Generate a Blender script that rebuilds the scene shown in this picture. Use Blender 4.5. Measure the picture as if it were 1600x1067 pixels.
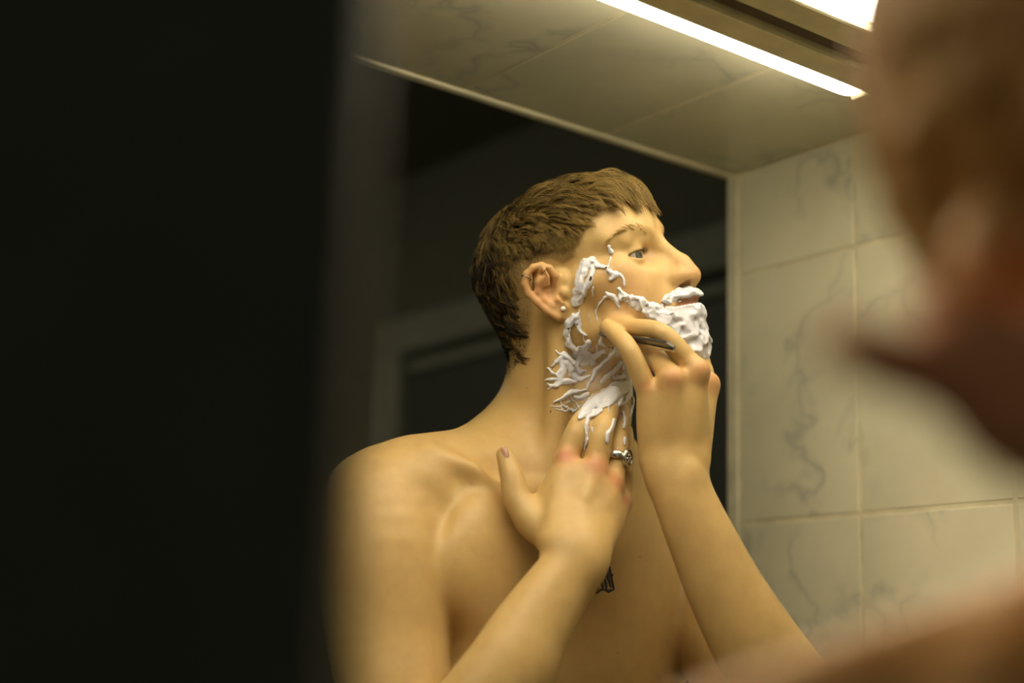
import bpy, bmesh, math, random
import numpy as np
from mathutils import Matrix, Vector

for o in list(bpy.data.objects):
    bpy.data.objects.remove(o)
scene = bpy.context.scene
rng = np.random.default_rng(7)
random.seed(7)

# ------------------------------------------------------------------ camera, world, lights, exposure
FPX = 2323.0
_y, _p, _r = np.radians([52.65, 12.64, -1.82])
_fw = np.array([np.cos(_y) * np.cos(_p), np.sin(_y) * np.cos(_p), np.sin(_p)])
_rt = np.array([np.sin(_y), -np.cos(_y), 0.0])
_dn = np.cross(_fw, _rt)
CAM = np.array([_rt * np.cos(_r) + _dn * np.sin(_r), -_rt * np.sin(_r) + _dn * np.cos(_r), _fw])   # rows: right, down, forward
CAMLOC = np.array([0.0, 0.0, 1.32])

cam_data = bpy.data.cameras.new('camera')
cam = bpy.data.objects.new('camera', cam_data)
scene.collection.objects.link(cam)
cam_data.sensor_width = 36.0
cam_data.lens = FPX * 36.0 / 1600.0
cam_data.clip_start = 0.02
cam_data.dof.use_dof = True
cam_data.dof.focus_distance = 1.43
cam_data.dof.aperture_fstop = 2.0
m = Matrix.Identity(4)
for i in range(3):
    m[i][0] = CAM[0][i]
    m[i][1] = -CAM[1][i]
    m[i][2] = -CAM[2][i]
    m[i][3] = CAMLOC[i]
cam.matrix_world = m
scene.camera = cam

scene.view_settings.view_transform = 'Standard'
scene.view_settings.look = 'None'
scene.view_settings.exposure = 0.0
scene.view_settings.gamma = 1.0
scene.view_settings.use_curve_mapping = False
scene.cycles.use_denoising = True
scene.cycles.max_bounces = 8

world = bpy.data.worlds.new('world')
scene.world = world
world.use_nodes = True
world.node_tree.nodes['Background'].inputs[0].default_value = (0.9, 1.0, 0.7, 1)
world.node_tree.nodes['Background'].inputs[1].default_value = 0.085

LAMP_COL = (1.0, 0.89, 0.70)
LAMP_STRENGTH = 11.0


def area(name, loc, target, size, size_y, power, col):
    d = bpy.data.lights.new(name, 'AREA')
    d.shape = 'RECTANGLE'
    d.size, d.size_y, d.energy, d.color = size, size_y, power, col
    o = bpy.data.objects.new(name, d)
    scene.collection.objects.link(o)
    o.location = loc
    o.rotation_euler = (Vector(target) - Vector(loc)).to_track_quat('-Z', 'Y').to_euler()
    return o


area('fill_far_room', (0.7, 3.4, 2.6), (1.2, 3.0, 0.0), 0.5, 0.5, 2.4, (1.0, 0.95, 0.70))  # added fill, no real lamp: lifts the dark room's wall and casing
area('fill_behind_cam', (-0.3, -0.9, 2.4), (0.5, 0.6, 1.3), 0.6, 0.6, 0.5, (1.0, 0.86, 0.62))  # added unseen fill behind the camera, for the near man's back
area('fill_soffit', (0.80, 0.64, 1.93), (0.88, 1.15, 1.40), 0.9, 0.06, 1.1, (1.0, 0.88, 0.68))  # added off-frame fill under the soffit, brightens the shaving man's front

# ------------------------------------------------------------------ helpers


def P(px, py, d):                      # a point of the place: where it is seen and how far it is, in camera axes (right, down, forward)
    return np.array([(px - 800.0) / FPX * d, (py - 533.5) / FPX * d, d])


def to_world(c):
    return np.asarray(c) @ CAM + CAMLOC


def W(px, py, d):
    return Vector(to_world(P(px, py, d)))


def link(o, parent=None):
    scene.collection.objects.link(o)
    if parent is not None:
        o.parent = parent
        o.matrix_parent_inverse = parent.matrix_world.inverted()
    return o


def tag(o, label=None, cat=None, group=None, kind=None):
    for k, v in (('label', label), ('category', cat), ('group', group), ('kind', kind)):
        if v:
            o[k] = v
    return o


def mesh_obj(name, verts, faces, mat, parent=None, smooth=True):
    me = bpy.data.meshes.new(name)
    me.from_pydata([tuple(v) for v in verts], [], faces)
    me.materials.append(mat)
    if smooth:
        me.polygons.foreach_set('use_smooth', [True] * len(me.polygons))
    me.update()
    return link(bpy.data.objects.new(name, me), parent)


def bm_obj(name, bm, mat, parent=None, smooth=False):
    me = bpy.data.meshes.new(name)
    bm.normal_update()
    bm.to_mesh(me)
    bm.free()
    me.materials.append(mat)
    if smooth:
        me.polygons.foreach_set('use_smooth', [True] * len(me.polygons))
    return link(bpy.data.objects.new(name, me), parent)


def box_bm(lo, hi, bevel=0.0, seg=1, bm=None):
    b = bmesh.new()
    bmesh.ops.create_cube(b, size=1.0)
    lo, hi = Vector(lo), Vector(hi)
    for v in b.verts:
        v.co = Vector([(lo[i] + hi[i]) / 2 + v.co[i] * (hi[i] - lo[i]) for i in range(3)])
    if bevel:
        bmesh.ops.bevel(b, geom=list(b.edges), offset=bevel, segments=seg, profile=0.6, affect='EDGES')
    if bm is not None:
        t = bpy.data.meshes.new('tmp')
        b.to_mesh(t)
        b.free()
        bm.from_mesh(t)
        bpy.data.meshes.remove(t)
        return bm
    return b


def empty(name, loc):
    o = bpy.data.objects.new(name, None)
    o.location = loc
    o.empty_display_size = 0.05
    scene.collection.objects.link(o)
    bpy.context.view_layer.update()
    return o


class N:                                # a small node-graph writer
    def __init__(s, name):
        s.m = bpy.data.materials.new(name)
        s.m.use_nodes = True
        s.t = s.m.node_tree
        s.b = s.t.nodes['Principled BSDF']

    def n(s, kind, **kw):
        x = s.t.nodes.new(kind)
        for k, v in kw.items():
            if k.startswith('i_'):
                key = k[2:]
                x.inputs[int(key) if key.isdigit() else key.replace('_', ' ')].default_value = v
            else:
                setattr(x, k, v)
        return x

    def l(s, a, b):
        s.t.links.new(a, b)

    def set(s, **kw):
        for k, v in kw.items():
            s.b.inputs[k.replace('_', ' ')].default_value = v
        return s

    def ramp(s, src, stops):
        r = s.n('ShaderNodeValToRGB')
        e = r.color_ramp.elements
        while len(e) < len(stops):
            e.new(0.5)
        for x, (p, c) in zip(e, stops):
            x.position = p
            x.color = (*c, 1) if len(c) == 3 else c
        s.l(src, r.inputs[0])
        return r.outputs[0]

    def bump(s, src, strength, dist):
        b = s.n('ShaderNodeBump')
        b.inputs['Strength'].default_value = strength
        b.inputs['Distance'].default_value = dist
        s.l(src, b.inputs['Height'])
        s.l(b.outputs[0], s.b.inputs['Normal'])
        return b


def plain(name, col, rough=0.5, metal=0.0, noise=0.06, scale=30.0):
    g = N(name).set(Roughness=rough, Metallic=metal)
    tc = g.n('ShaderNodeTexCoord')
    nz = g.n('ShaderNodeTexNoise', i_Scale=scale, i_Detail=5.0)
    g.l(tc.outputs['Object'], nz.inputs['Vector'])
    c = np.array(col)
    out = g.ramp(nz.outputs[0], [(0.3, tuple(c * (1 - noise * 2))), (0.7, tuple(np.minimum(c * (1 + noise * 2), 1)))])
    g.l(out, g.b.inputs['Base Color'])
    return g.m


# ------------------------------------------------------------------ materials
def mat_marble():
    g = N('marble_tile').set(Roughness=0.22)
    g.b.inputs['Specular IOR Level'].default_value = 0.45
    tc = g.n('ShaderNodeTexCoord')
    oi = g.n('ShaderNodeObjectInfo')
    off = g.n('ShaderNodeVectorMath', operation='SCALE')
    cmb = g.n('ShaderNodeCombineXYZ')
    for k in range(3):
        g.l(oi.outputs['Random'], cmb.inputs[k])
    g.l(cmb.outputs[0], off.inputs[0])
    off.inputs['Scale'].default_value = 37.0
    add = g.n('ShaderNodeVectorMath', operation='ADD')
    g.l(tc.outputs['Object'], add.inputs[0])
    g.l(off.outputs[0], add.inputs[1])
    warp = g.n('ShaderNodeTexNoise', i_Scale=9.0, i_Detail=4.0)
    g.l(add.outputs[0], warp.inputs['Vector'])
    mx = g.n('ShaderNodeMix', data_type='VECTOR', i_Factor=0.10)
    g.l(add.outputs[0], mx.inputs[4])
    g.l(warp.outputs[1], mx.inputs[5])
    v1 = g.n('ShaderNodeTexNoise', i_Scale=7.0, i_Detail=3.0, i_Roughness=0.55)
    g.l(mx.outputs[1], v1.inputs['Vector'])
    sub = g.n('ShaderNodeMath', operation='SUBTRACT')
    sub.inputs[1].default_value = 0.5
    g.l(v1.outputs[0], sub.inputs[0])
    ab = g.n('ShaderNodeMath', operation='ABSOLUTE')
    g.l(sub.outputs[0], ab.inputs[0])
    vein = g.ramp(ab.outputs[0], [(0.0, (1, 1, 1)), (0.012, (0.45, 0.45, 0.45)), (0.05, (0, 0, 0))])
    msk = g.n('ShaderNodeTexNoise', i_Scale=6.0, i_Detail=2.0)
    g.l(add.outputs[0], msk.inputs['Vector'])
    mk = g.ramp(msk.outputs[0], [(0.45, (0, 0, 0)), (0.62, (1, 1, 1))])
    mul = g.n('ShaderNodeMath', operation='MULTIPLY')
    g.l(vein, mul.inputs[0])
    g.l(mk, mul.inputs[1])
    cloud = g.n('ShaderNodeTexNoise', i_Scale=5.0, i_Detail=5.0)
    g.l(add.outputs[0], cloud.inputs['Vector'])
    base = g.ramp(cloud.outputs[0], [(0.3, (0.69, 0.665, 0.475)), (0.65, (0.84, 0.805, 0.585))])
    cm = g.n('ShaderNodeMix', data_type='RGBA')
    g.l(mul.outputs[0], cm.inputs[0])
    g.l(base, cm.inputs[6])
    cm.inputs[7].default_value = (0.54, 0.54, 0.42, 1)
    g.l(cm.outputs[2], g.b.inputs['Base Color'])
    return g.m


def mat_skin():
    g = N('skin').set(Roughness=0.46)
    g.b.inputs['Specular IOR Level'].default_value = 0.38
    g.b.inputs['Subsurface Weight'].default_value = 0.22
    g.b.inputs['Subsurface Radius'].default_value = (1.0, 0.38, 0.18)
    g.b.inputs['Subsurface Scale'].default_value = 0.008
    at = g.n('ShaderNodeVertexColor', layer_name='tint')
    tc = g.n('ShaderNodeTexCoord')
    nz = g.n('ShaderNodeTexNoise', i_Scale=60.0, i_Detail=6.0, i_Roughness=0.6)
    g.l(tc.outputs['Object'], nz.inputs['Vector'])
    mot = g.ramp(nz.outputs[0], [(0.3, (0.90, 0.87, 0.85)), (0.7, (1.0, 1.0, 1.0))])
    mul = g.n('ShaderNodeMix', data_type='RGBA', blend_type='MULTIPLY', i_Factor=1.0)
    g.l(at.outputs[0], mul.inputs[6])
    g.l(mot, mul.inputs[7])
    g.l(mul.outputs[2], g.b.inputs['Base Color'])
    pores = g.n('ShaderNodeTexNoise', i_Scale=700.0, i_Detail=3.0)
    g.l(tc.outputs['Object'], pores.inputs['Vector'])
    g.bump(pores.outputs[0], 0.18, 0.0006)
    return g.m


def mat_foam():
    g = N('shaving_foam').set(Roughness=0.6)
    g.b.inputs['Base Color'].default_value = (0.72, 0.72, 0.75, 1)
    g.b.inputs['Subsurface Weight'].default_value = 0.35
    g.b.inputs['Subsurface Radius'].default_value = (1, 1, 1)
    g.b.inputs['Subsurface Scale'].default_value = 0.003
    tc = g.n('ShaderNodeTexCoord')
    nz = g.n('ShaderNodeTexNoise', i_Scale=230.0, i_Detail=6.0)
    g.l(tc.outputs['Object'], nz.inputs['Vector'])
    g.bump(nz.outputs[0], 0.2, 0.0015)
    return g.m


def mat_hair(name, dark, light):
    g = N(name)
    hi = g.n('ShaderNodeHairInfo')
    at = g.n('ShaderNodeAttribute', attribute_name='shade')
    mx = g.n('ShaderNodeMath', operation='MULTIPLY_ADD')
    g.l(hi.outputs['Random'], mx.inputs[0])
    mx.inputs[1].default_value = 0.5
    g.l(at.outputs['Fac'], mx.inputs[2])
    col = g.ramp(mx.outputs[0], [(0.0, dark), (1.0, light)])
    g.l(col, g.b.inputs['Base Color'])
    g.set(Roughness=0.5)
    g.b.inputs['Specular IOR Level'].default_value = 0.25
    return g.m


def mat_emit(name, col, strength):
    g = N(name)
    e = g.n('ShaderNodeEmission')
    e.inputs[0].default_value = (*col, 1)
    e.inputs[1].default_value = strength
    g.l(e.outputs[0], g.t.nodes['Material Output'].inputs[0])
    return g.m


MARBLE = mat_marble()
GROUT = plain('grout', (0.74, 0.68, 0.45), 0.8)
TRIM = plain('white_edge_trim', (0.72, 0.68, 0.48), 0.4)
SKIN = mat_skin()
FOAM = mat_foam()
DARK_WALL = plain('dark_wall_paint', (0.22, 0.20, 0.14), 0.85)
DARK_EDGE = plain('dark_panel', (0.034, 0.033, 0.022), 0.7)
DOOR_PAINT = plain('door_paint', (0.42, 0.40, 0.30), 0.55)
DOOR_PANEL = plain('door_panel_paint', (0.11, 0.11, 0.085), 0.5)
LAMP_BODY = plain('lamp_body', (0.72, 0.66, 0.42), 0.5)
LAMP_GAP = plain('lamp_gap', (0.08, 0.05, 0.02), 0.7)
TUBE = mat_emit('lit_tube', LAMP_COL, LAMP_STRENGTH)
TUBE_NEAR = mat_emit('lit_tube_near', LAMP_COL, LAMP_STRENGTH * 3.1)
STEEL = plain('dark_steel', (0.20, 0.20, 0.19), 0.22, 1.0)
STEEL_LIGHT = plain('polished_steel', (0.62, 0.60, 0.55), 0.18, 1.0)
SILVER = plain('silver', (0.72, 0.69, 0.62), 0.22, 1.0, 0.25, 400.0)
BLACK_METAL = plain('black_niello', (0.02, 0.02, 0.02), 0.5)
INK = plain('tattoo_ink', (0.012, 0.013, 0.014), 0.6)
INK_SOFT = plain('tattoo_shading', (0.10, 0.085, 0.065), 0.6)
LIP_DARK = plain('mouth_dark', (0.10, 0.02, 0.015), 0.5)
NAIL = plain('nail', (0.58, 0.33, 0.22), 0.25)
TROUSERS = plain('trouser_cloth', (0.02, 0.022, 0.03), 0.9)
HAIR = mat_hair('dark_blond_hair', (0.012, 0.008, 0.003), (0.34, 0.225, 0.06))
HAIR2 = plain('brown_hair', (0.34, 0.17, 0.035), 0.7)

#@@STRUCTURE
# ------------------------------------------------------------------ the setting
X1, Y1, Z1 = 1.330, 1.293, 1.958        # corner where wall end, soffit end and opening meet


def tile_obj(name, lo, hi, axis, parent, mesh_cache={}):
    """one glazed tile: a slab with eased edges; equal sizes share a mesh"""
    c = [(lo[i] + hi[i]) / 2 for i in range(3)]
    size = tuple(round(hi[i] - lo[i], 4) for i in range(3))
    if size not in mesh_cache:
        bm = box_bm([-s / 2 for s in size], [s / 2 for s in size], 0.0012, 1)
        me = bpy.data.meshes.new('tile')
        bm.to_mesh(me)
        bm.free()
        me.materials.append(MARBLE)
        mesh_cache[size] = me
    o = bpy.data.objects.new('tile', mesh_cache[size])
    o.location = c
    scene.collection.objects.link(o)
    o.parent = parent
    return o


# right wall: grout bed with tiles proud of it
wall_right = bm_obj('wall_right', box_bm((X1 + 0.0008, -0.6, 0.0), (X1 + 0.10, Y1 - 0.002, 2.35)), GROUT)
tag(wall_right, kind='structure')
ys = [1.272, 1.0865]
while ys[-1] > -0.5:
    ys.append(ys[-1] - 0.1985)
zs = [1.8215 - 0.3125 * k for k in range(6)]
zs = [Z1 + 0.0] + zs + [0.02]
J = 0.0022
for i in range(len(ys) - 1):
    for k in range(len(zs) - 1):
        tile_obj('tile', (X1, ys[i + 1] + J, zs[k + 1] + J), (X1 + 0.009, ys[i] - J, zs[k] - (0.001 if k == 0 else J)), 0, wall_right)
trim_1 = bm_obj('trim_1', box_bm((X1 - 0.002, 1.2745, 0.0), (X1 + 0.012, Y1, Z1 - 0.001), 0.003, 2), TRIM, smooth=False)
tag(trim_1, kind='structure')

# tiled soffit
ceiling = bm_obj('ceiling', box_bm((-0.9, 0.55, Z1 + 0.0008), (X1 + 0.10, Y1 - 0.004, Z1 + 0.12)), GROUT)
tag(ceiling, kind='structure')
xs = [X1 - 0.002, 1.1080, 0.9005, 0.6930]
while xs[-1] > -0.85:
    xs.append(xs[-1] - 0.2075)
yss = [Y1 - 0.012, Y1 - 0.012 - 0.31, 0.68, 0.56]
for i in range(len(xs) - 1):
    for k in range(len(yss) - 1):
        tile_obj('tile', (xs[i + 1] + J, yss[k + 1] + J, Z1), (xs[i] - J, yss[k] - J * 0.5, Z1 + 0.009), 2, ceiling)
trim_2 = bm_obj('trim_2', box_bm((-0.9, Y1 - 0.011, Z1 - 0.003), (X1 + 0.012, Y1 + 0.002, Z1 + 0.02), 0.003, 2), TRIM)
tag(trim_2, kind='structure')

# the dark room beyond the opening
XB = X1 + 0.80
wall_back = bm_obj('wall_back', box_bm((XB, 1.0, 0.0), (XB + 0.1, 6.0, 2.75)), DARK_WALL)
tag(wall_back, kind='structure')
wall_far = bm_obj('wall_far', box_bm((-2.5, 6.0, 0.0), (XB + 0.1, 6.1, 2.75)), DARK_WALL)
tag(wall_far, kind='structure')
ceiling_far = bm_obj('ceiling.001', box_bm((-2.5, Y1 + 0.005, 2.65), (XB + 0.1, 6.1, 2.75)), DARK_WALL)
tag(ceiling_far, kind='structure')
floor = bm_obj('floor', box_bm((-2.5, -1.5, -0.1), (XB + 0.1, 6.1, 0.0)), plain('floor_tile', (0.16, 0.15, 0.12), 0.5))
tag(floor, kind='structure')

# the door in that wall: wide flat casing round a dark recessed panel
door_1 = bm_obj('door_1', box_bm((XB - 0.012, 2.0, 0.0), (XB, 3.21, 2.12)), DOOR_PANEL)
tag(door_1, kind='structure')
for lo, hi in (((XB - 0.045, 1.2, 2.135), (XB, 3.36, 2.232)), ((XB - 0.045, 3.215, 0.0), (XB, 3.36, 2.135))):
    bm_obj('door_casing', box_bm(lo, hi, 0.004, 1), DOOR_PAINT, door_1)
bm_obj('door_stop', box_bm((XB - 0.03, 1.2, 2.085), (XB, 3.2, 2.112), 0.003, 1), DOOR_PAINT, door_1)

# dark slab close to the lens, standing in for the mirror surround's edge
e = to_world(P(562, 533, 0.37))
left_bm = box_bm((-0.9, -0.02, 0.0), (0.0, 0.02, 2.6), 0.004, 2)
slab_left = bm_obj('slab_left', left_bm, DARK_EDGE)
slab_left.location = (e[0], e[1], 0)
slab_left.rotation_euler = (0, 0, math.atan2(_rt[1], _rt[0]))
tag(slab_left, kind='structure')

# ------------------------------------------------------------------ lamps on the soffit


def tube_bm(x0, x1, y, z, r, flat=0.75, seg=20):
    bm = bmesh.new()
    n = 24
    rings = []
    prof = [(x0, 0.02)] + [(x0 + r * 1.6 * (1 - math.cos(a)), math.sin(a)) for a in np.linspace(0.2, math.pi / 2, 6)]
    prof += [(x1 - r * 1.6 * (1 - math.cos(a)), math.sin(a)) for a in np.linspace(math.pi / 2, 0.2, 6)] + [(x1, 0.02)]
    for (x, q) in prof:
        rings.append([bm.verts.new((x, y + r * q * math.cos(t), z + r * flat * q * math.sin(t))) for t in np.linspace(0, 2 * math.pi, n, endpoint=False)])
    for a, b in zip(rings[:-1], rings[1:]):
        for i in range(n):
            bm.faces.new((a[i], a[(i + 1) % n], b[(i + 1) % n], b[i]))
    bm.faces.new(rings[0])
    bm.faces.new(list(reversed(rings[-1])))
    bmesh.ops.recalc_face_normals(bm, faces=bm.faces)
    return bm


def lamp(y_tube, y0, y1, label, x1, tube=None):
    t = empty('strip_lamp', (0.3, (y0 + y1) / 2, Z1))
    tag(t, label, 'lamp')
    bm_obj('lamp_housing', box_bm((-0.45, y0, Z1 - 0.043), (x1 + 0.02, y1, Z1 - 0.001), 0.004, 2), LAMP_BODY, t)
    bm_obj('lit_tube', tube_bm(-0.43, x1, y_tube, Z1 - 0.030, 0.0150), tube or TUBE, t, smooth=True)
    bm_obj('end_cap', box_bm((x1 - 0.004, y_tube - 0.011, Z1 - 0.041), (x1 + 0.012, y_tube + 0.011, Z1 - 0.02), 0.004, 2), LAMP_BODY, t)
    return t


lamp(0.9405, 0.889, 0.924, 'glowing strip lamp in its cream housing, running in focus across the marble soffit', 1.165)
gap = bm_obj('gap_strip', box_bm((-0.45, 0.8665, Z1 - 0.036), (1.19, 0.887, Z1 - 0.001), 0.002, 1), LAMP_GAP)  # dark strip put in for the gap between the lamps
tag(gap, 'dark brown strip running along the soffit between the two strip lamps', 'strip')
lamp(0.808, 0.826, 0.864, 'second strip lamp nearer the lens, a blurred white patch at the top edge', 1.07, TUBE_NEAR)
#@@END_STRUCTURE
# ------------------------------------------------------------------ implicit body modelling


class Op:
    __slots__ = ('f', 'k', 'mode', 'tag', 'slack')

    def __init__(s, f, k=0.004, mode='u', tag='', slack=0.0):
        s.f, s.k, s.mode, s.tag, s.slack = f, k, mode, tag, slack


def capsule(a, b, ra, rb, flat=None):
    a, b = np.asarray(a, np.float32), np.asarray(b, np.float32)
    ab = b - a
    L2 = float(ab @ ab) + 1e-12
    if flat is not None:
        n, fl = np.asarray(flat[0], float), flat[1]
        ax = ab / math.sqrt(L2)
        n = n - ax * (n @ ax)
        n = (n / np.linalg.norm(n)).astype(np.float32)

    def f(p):
        q = p - a
        t = np.clip(q @ ab / L2, 0, 1)
        q = q - t[..., None] * ab
        r = ra + (rb - ra) * t
        if flat is None:
            return np.sqrt(np.einsum('...i,...i', q, q)) - r
        c = q @ n
        q2 = np.einsum('...i,...i', q, q) - c * c
        d = np.sqrt(np.maximum(q2, 0) + (c / fl) ** 2)
        g = np.sqrt(np.maximum(q2, 0) + (c / fl ** 2) ** 2)
        return (d - r) * d / np.maximum(g, 1e-6)
    return f


def ellipsoid(c, axes, radii):
    c = np.asarray(c, np.float32)
    A = (np.asarray(axes, float) / np.asarray(radii, float)[:, None]).T.astype(np.float32)      # rows of axes are unit vectors
    A2 = (np.asarray(axes, float) / np.asarray(radii, float)[:, None] ** 2).T.astype(np.float32)

    def f(p):
        q = p - c
        a, b = q @ A, q @ A2
        k0 = np.sqrt(np.einsum('...i,...i', a, a))
        k1 = np.sqrt(np.einsum('...i,...i', b, b))
        return k0 * (k0 - 1.0) / np.maximum(k1, 1e-6)
    return f


def blend(d, v, k, mode):
    if mode == 'u':
        if k <= 0:
            return np.minimum(d, v)
        h = np.maximum(k - np.abs(d - v), 0) / k
        return np.minimum(d, v) - h * h * k * 0.25
    v = -v
    if k <= 0:
        return np.maximum(d, v)
    h = np.maximum(k - np.abs(d - v), 0) / k
    return np.maximum(d, v) + h * h * k * 0.25


def eval_ops(ops, p):
    d = np.full(p.shape[:-1], 1.0, np.float32)
    for o in ops:
        d = blend(d, o.f(p), o.k, o.mode)
    return d


def gradient(ops, p, e=0.0008):
    g = np.stack([eval_ops(ops, p + e * np.eye(3, dtype=np.float32)[i]) - eval_ops(ops, p - e * np.eye(3, dtype=np.float32)[i]) for i in range(3)], -1)
    return g / np.maximum(np.linalg.norm(g, axis=-1, keepdims=True), 1e-9)


def polygonize(ops, lo, hi, h, post=None, slack=0.010, keep=None, n=14):
    """surface nets over blocks of n^3 cells near the surface; returns verts, quads"""
    lo, hi = np.asarray(lo, float), np.asarray(hi, float)
    nb = np.ceil((hi - lo) / (h * n)).astype(int)
    bi = np.stack(np.meshgrid(*[np.arange(q) for q in nb], indexing='ij'), -1).reshape(-1, 3)
    cen = (lo + (bi + 0.5) * n * h).astype(np.float32)
    R = n * h * math.sqrt(3) / 2
    ok = np.ones(len(cen), bool) if keep is None else keep(cen, R)
    bi, cen = bi[ok], cen[ok]
    vals = [o.f(cen) for o in ops]
    d = np.full(len(cen), 1.0, np.float32)
    for o, v in zip(ops, vals):
        d = blend(d, v, o.k, o.mode)
    act = np.abs(d) < R * 1.15 + slack
    bi, cen = bi[act], cen[act]
    m1 = n + 1
    off = (np.stack(np.meshgrid(*[np.arange(m1)] * 3, indexing='ij'), -1).reshape(-1, 3) * h).astype(np.float32)
    base = (lo + bi * n * h).astype(np.float32)
    F = np.full((len(bi), m1 ** 3), 1.0, np.float32)
    for o, v in zip(ops, vals):
        idx = np.nonzero(v[act] < R * 1.15 + o.k + slack + o.slack)[0]
        for s in range(0, len(idx), 400):
            ii = idx[s:s + 400]
            p = base[ii][:, None, :] + off[None]
            F[ii] = blend(F[ii], o.f(p), o.k, o.mode)
    if post is not None:
        for s in range(0, len(bi), 300):
            p = base[s:s + 300][:, None, :] + off[None]
            F[s:s + 300] = post(F[s:s + 300], p)
    F = F.reshape(-1, m1, m1, m1)
    tot = nb * n + 2
    V, ID = [], []
    corner = [(i, j, k) for i in (0, 1) for j in (0, 1) for k in (0, 1)]
    neg = F < 0
    cnt = sum(neg[:, i:i + n, j:j + n, k:k + n].astype(np.int8) for i, j, k in corner)
    b, i, j, k = np.nonzero((cnt > 0) & (cnt < 8))
    c8 = np.stack([F[b, i + a, j + c, k + e_] for a, c, e_ in corner], -1)
    cp = np.array(corner, np.float32)
    acc = np.zeros((len(b), 3), np.float32)
    num = np.zeros(len(b), np.float32)
    for a in range(8):
        for c in range(a + 1, 8):
            if abs(cp[a] - cp[c]).sum() != 1:
                continue
            va, vc = c8[:, a], c8[:, c]
            cr = (va < 0) != (vc < 0)
            t = np.where(cr, va / np.where(cr, va - vc, 1), 0)
            acc += np.where(cr[:, None], cp[a] + t[:, None] * (cp[c] - cp[a]), 0)
            num += cr
    gi = bi[b] * n + np.stack([i, j, k], -1)
    V = lo + (gi + acc / num[:, None]) * h
    ids = (gi[:, 0].astype(np.int64) * tot[1] + gi[:, 1]) * tot[2] + gi[:, 2]
    order = np.argsort(ids)
    ids, V = ids[order], V[order]
    quads = []
    st = [tot[1] * tot[2], tot[2], 1]
    for ax in range(3):
        sl0 = [slice(None)] + [slice(0, n)] * 3
        sl1 = list(sl0)
        sl1[ax + 1] = slice(1, n + 1)
        a0, a1 = neg[tuple(sl0)], neg[tuple(sl1)]
        b, i, j, k = np.nonzero(a0 != a1)
        flip = a0[b, i, j, k]
        g = bi[b] * n + np.stack([i, j, k], -1)
        gid = (g[:, 0].astype(np.int64) * tot[1] + g[:, 1]) * tot[2] + g[:, 2]
        u, w = st[(ax + 1) % 3], st[(ax + 2) % 3]
        q = np.stack([gid - u - w, gid - w, gid, gid - u], -1)
        q[~flip] = q[~flip][:, ::-1]
        pos = np.searchsorted(ids, q)
        pos = np.clip(pos, 0, len(ids) - 1)
        good = (ids[pos] == q).all(1)
        quads.append(pos[good])
    return V, np.concatenate(quads)


def relax(V, Q, it=1, w=0.5):
    i = np.concatenate([Q[:, 0], Q[:, 1], Q[:, 2], Q[:, 3]])
    j = np.concatenate([Q[:, 1], Q[:, 2], Q[:, 3], Q[:, 0]])
    num = np.bincount(i, minlength=len(V)) + np.bincount(j, minlength=len(V))
    num = np.maximum(num, 1)
    for _ in range(it):
        acc = np.stack([np.bincount(i, V[j, k], len(V)) + np.bincount(j, V[i, k], len(V)) for k in range(3)], -1)
        V = V + w * (acc / num[:, None] - V)
    return V


def grid_mesh(name, V, Q, mat, parent, tint=None, flip=True):
    me = bpy.data.meshes.new(name)
    wv = to_world(V)
    if flip:
        Q = Q[:, ::-1]
    me.vertices.add(len(wv))
    me.vertices.foreach_set('co', wv.astype(np.float32).ravel())
    me.loops.add(Q.size)
    me.loops.foreach_set('vertex_index', Q.astype(np.int32).ravel())
    me.polygons.add(len(Q))
    me.polygons.foreach_set('loop_start', np.arange(0, Q.size, 4, dtype=np.int32))
    me.polygons.foreach_set('use_smooth', np.ones(len(Q), bool))
    me.update(calc_edges=True)
    me.validate()
    if tint is not None:
        ca = me.color_attributes.new('tint', 'FLOAT_COLOR', 'POINT')
        c4 = np.ones((len(wv), 4), np.float32)
        c4[:, :3] = tint
        ca.data.foreach_set('color', c4.ravel())
    me.materials.append(mat)
    return link(bpy.data.objects.new(name, me), parent)


def vnoise(p, scale, seed=0):
    """value noise in [0,1]"""
    q = np.asarray(p, np.float64) * scale + seed * 17.31
    i0 = np.floor(q).astype(np.int64)
    t = q - i0
    t = t * t * (3 - 2 * t)
    out = 0
    for dx in (0, 1):
        for dy in (0, 1):
            for dz in (0, 1):
                hsh = ((i0[..., 0] + dx) * 73856093) ^ ((i0[..., 1] + dy) * 19349663) ^ ((i0[..., 2] + dz) * 83492791)
                hsh = (hsh * 2654435761 + 12345) & 0xffffffff
                hsh = ((hsh >> 15) ^ hsh) * 2246822519 & 0xffffffff
                v = ((hsh >> 13) ^ hsh & 0xffff) % 65536 / 65535.0
                out = out + v * (t[..., 0] if dx else 1 - t[..., 0]) * (t[..., 1] if dy else 1 - t[..., 1]) * (t[..., 2] if dz else 1 - t[..., 2])
    return out


def fbm(p, scale, octs=3, seed=0):
    s, a, tot = 0, 1.0, 0
    for k in range(octs):
        s = s + a * vnoise(p, scale * 2 ** k, seed + k)
        tot += a
        a *= 0.5
    return s / tot


def smooth01(x, a, b):
    t = np.clip((x - a) / (b - a), 0, 1)
    return t * t * (3 - 2 * t)


def pix(p):                             # where a point of the body is seen
    return p[..., :2] / p[..., 2:3] * FPX + np.array([800.0, 533.5])


# ------------------------------------------------------------------ the shaving man
DOWN = -CAM[:, 2]                       # straight down, in camera axes


def _frame(t, p, q):
    t, p, q = np.radians((t, p, q))
    cp, sp = np.cos(p), np.sin(p)
    F = np.array([np.cos(t) * cp, -np.cos(t) * sp, -np.sin(t)])
    S = np.array([-np.sin(t) * cp, np.sin(t) * sp, -np.cos(t)])
    U = np.array([-sp, -cp, 0])
    return np.array([F, U * np.cos(q) - S * np.sin(q), S * np.cos(q) + U * np.sin(q)])


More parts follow.
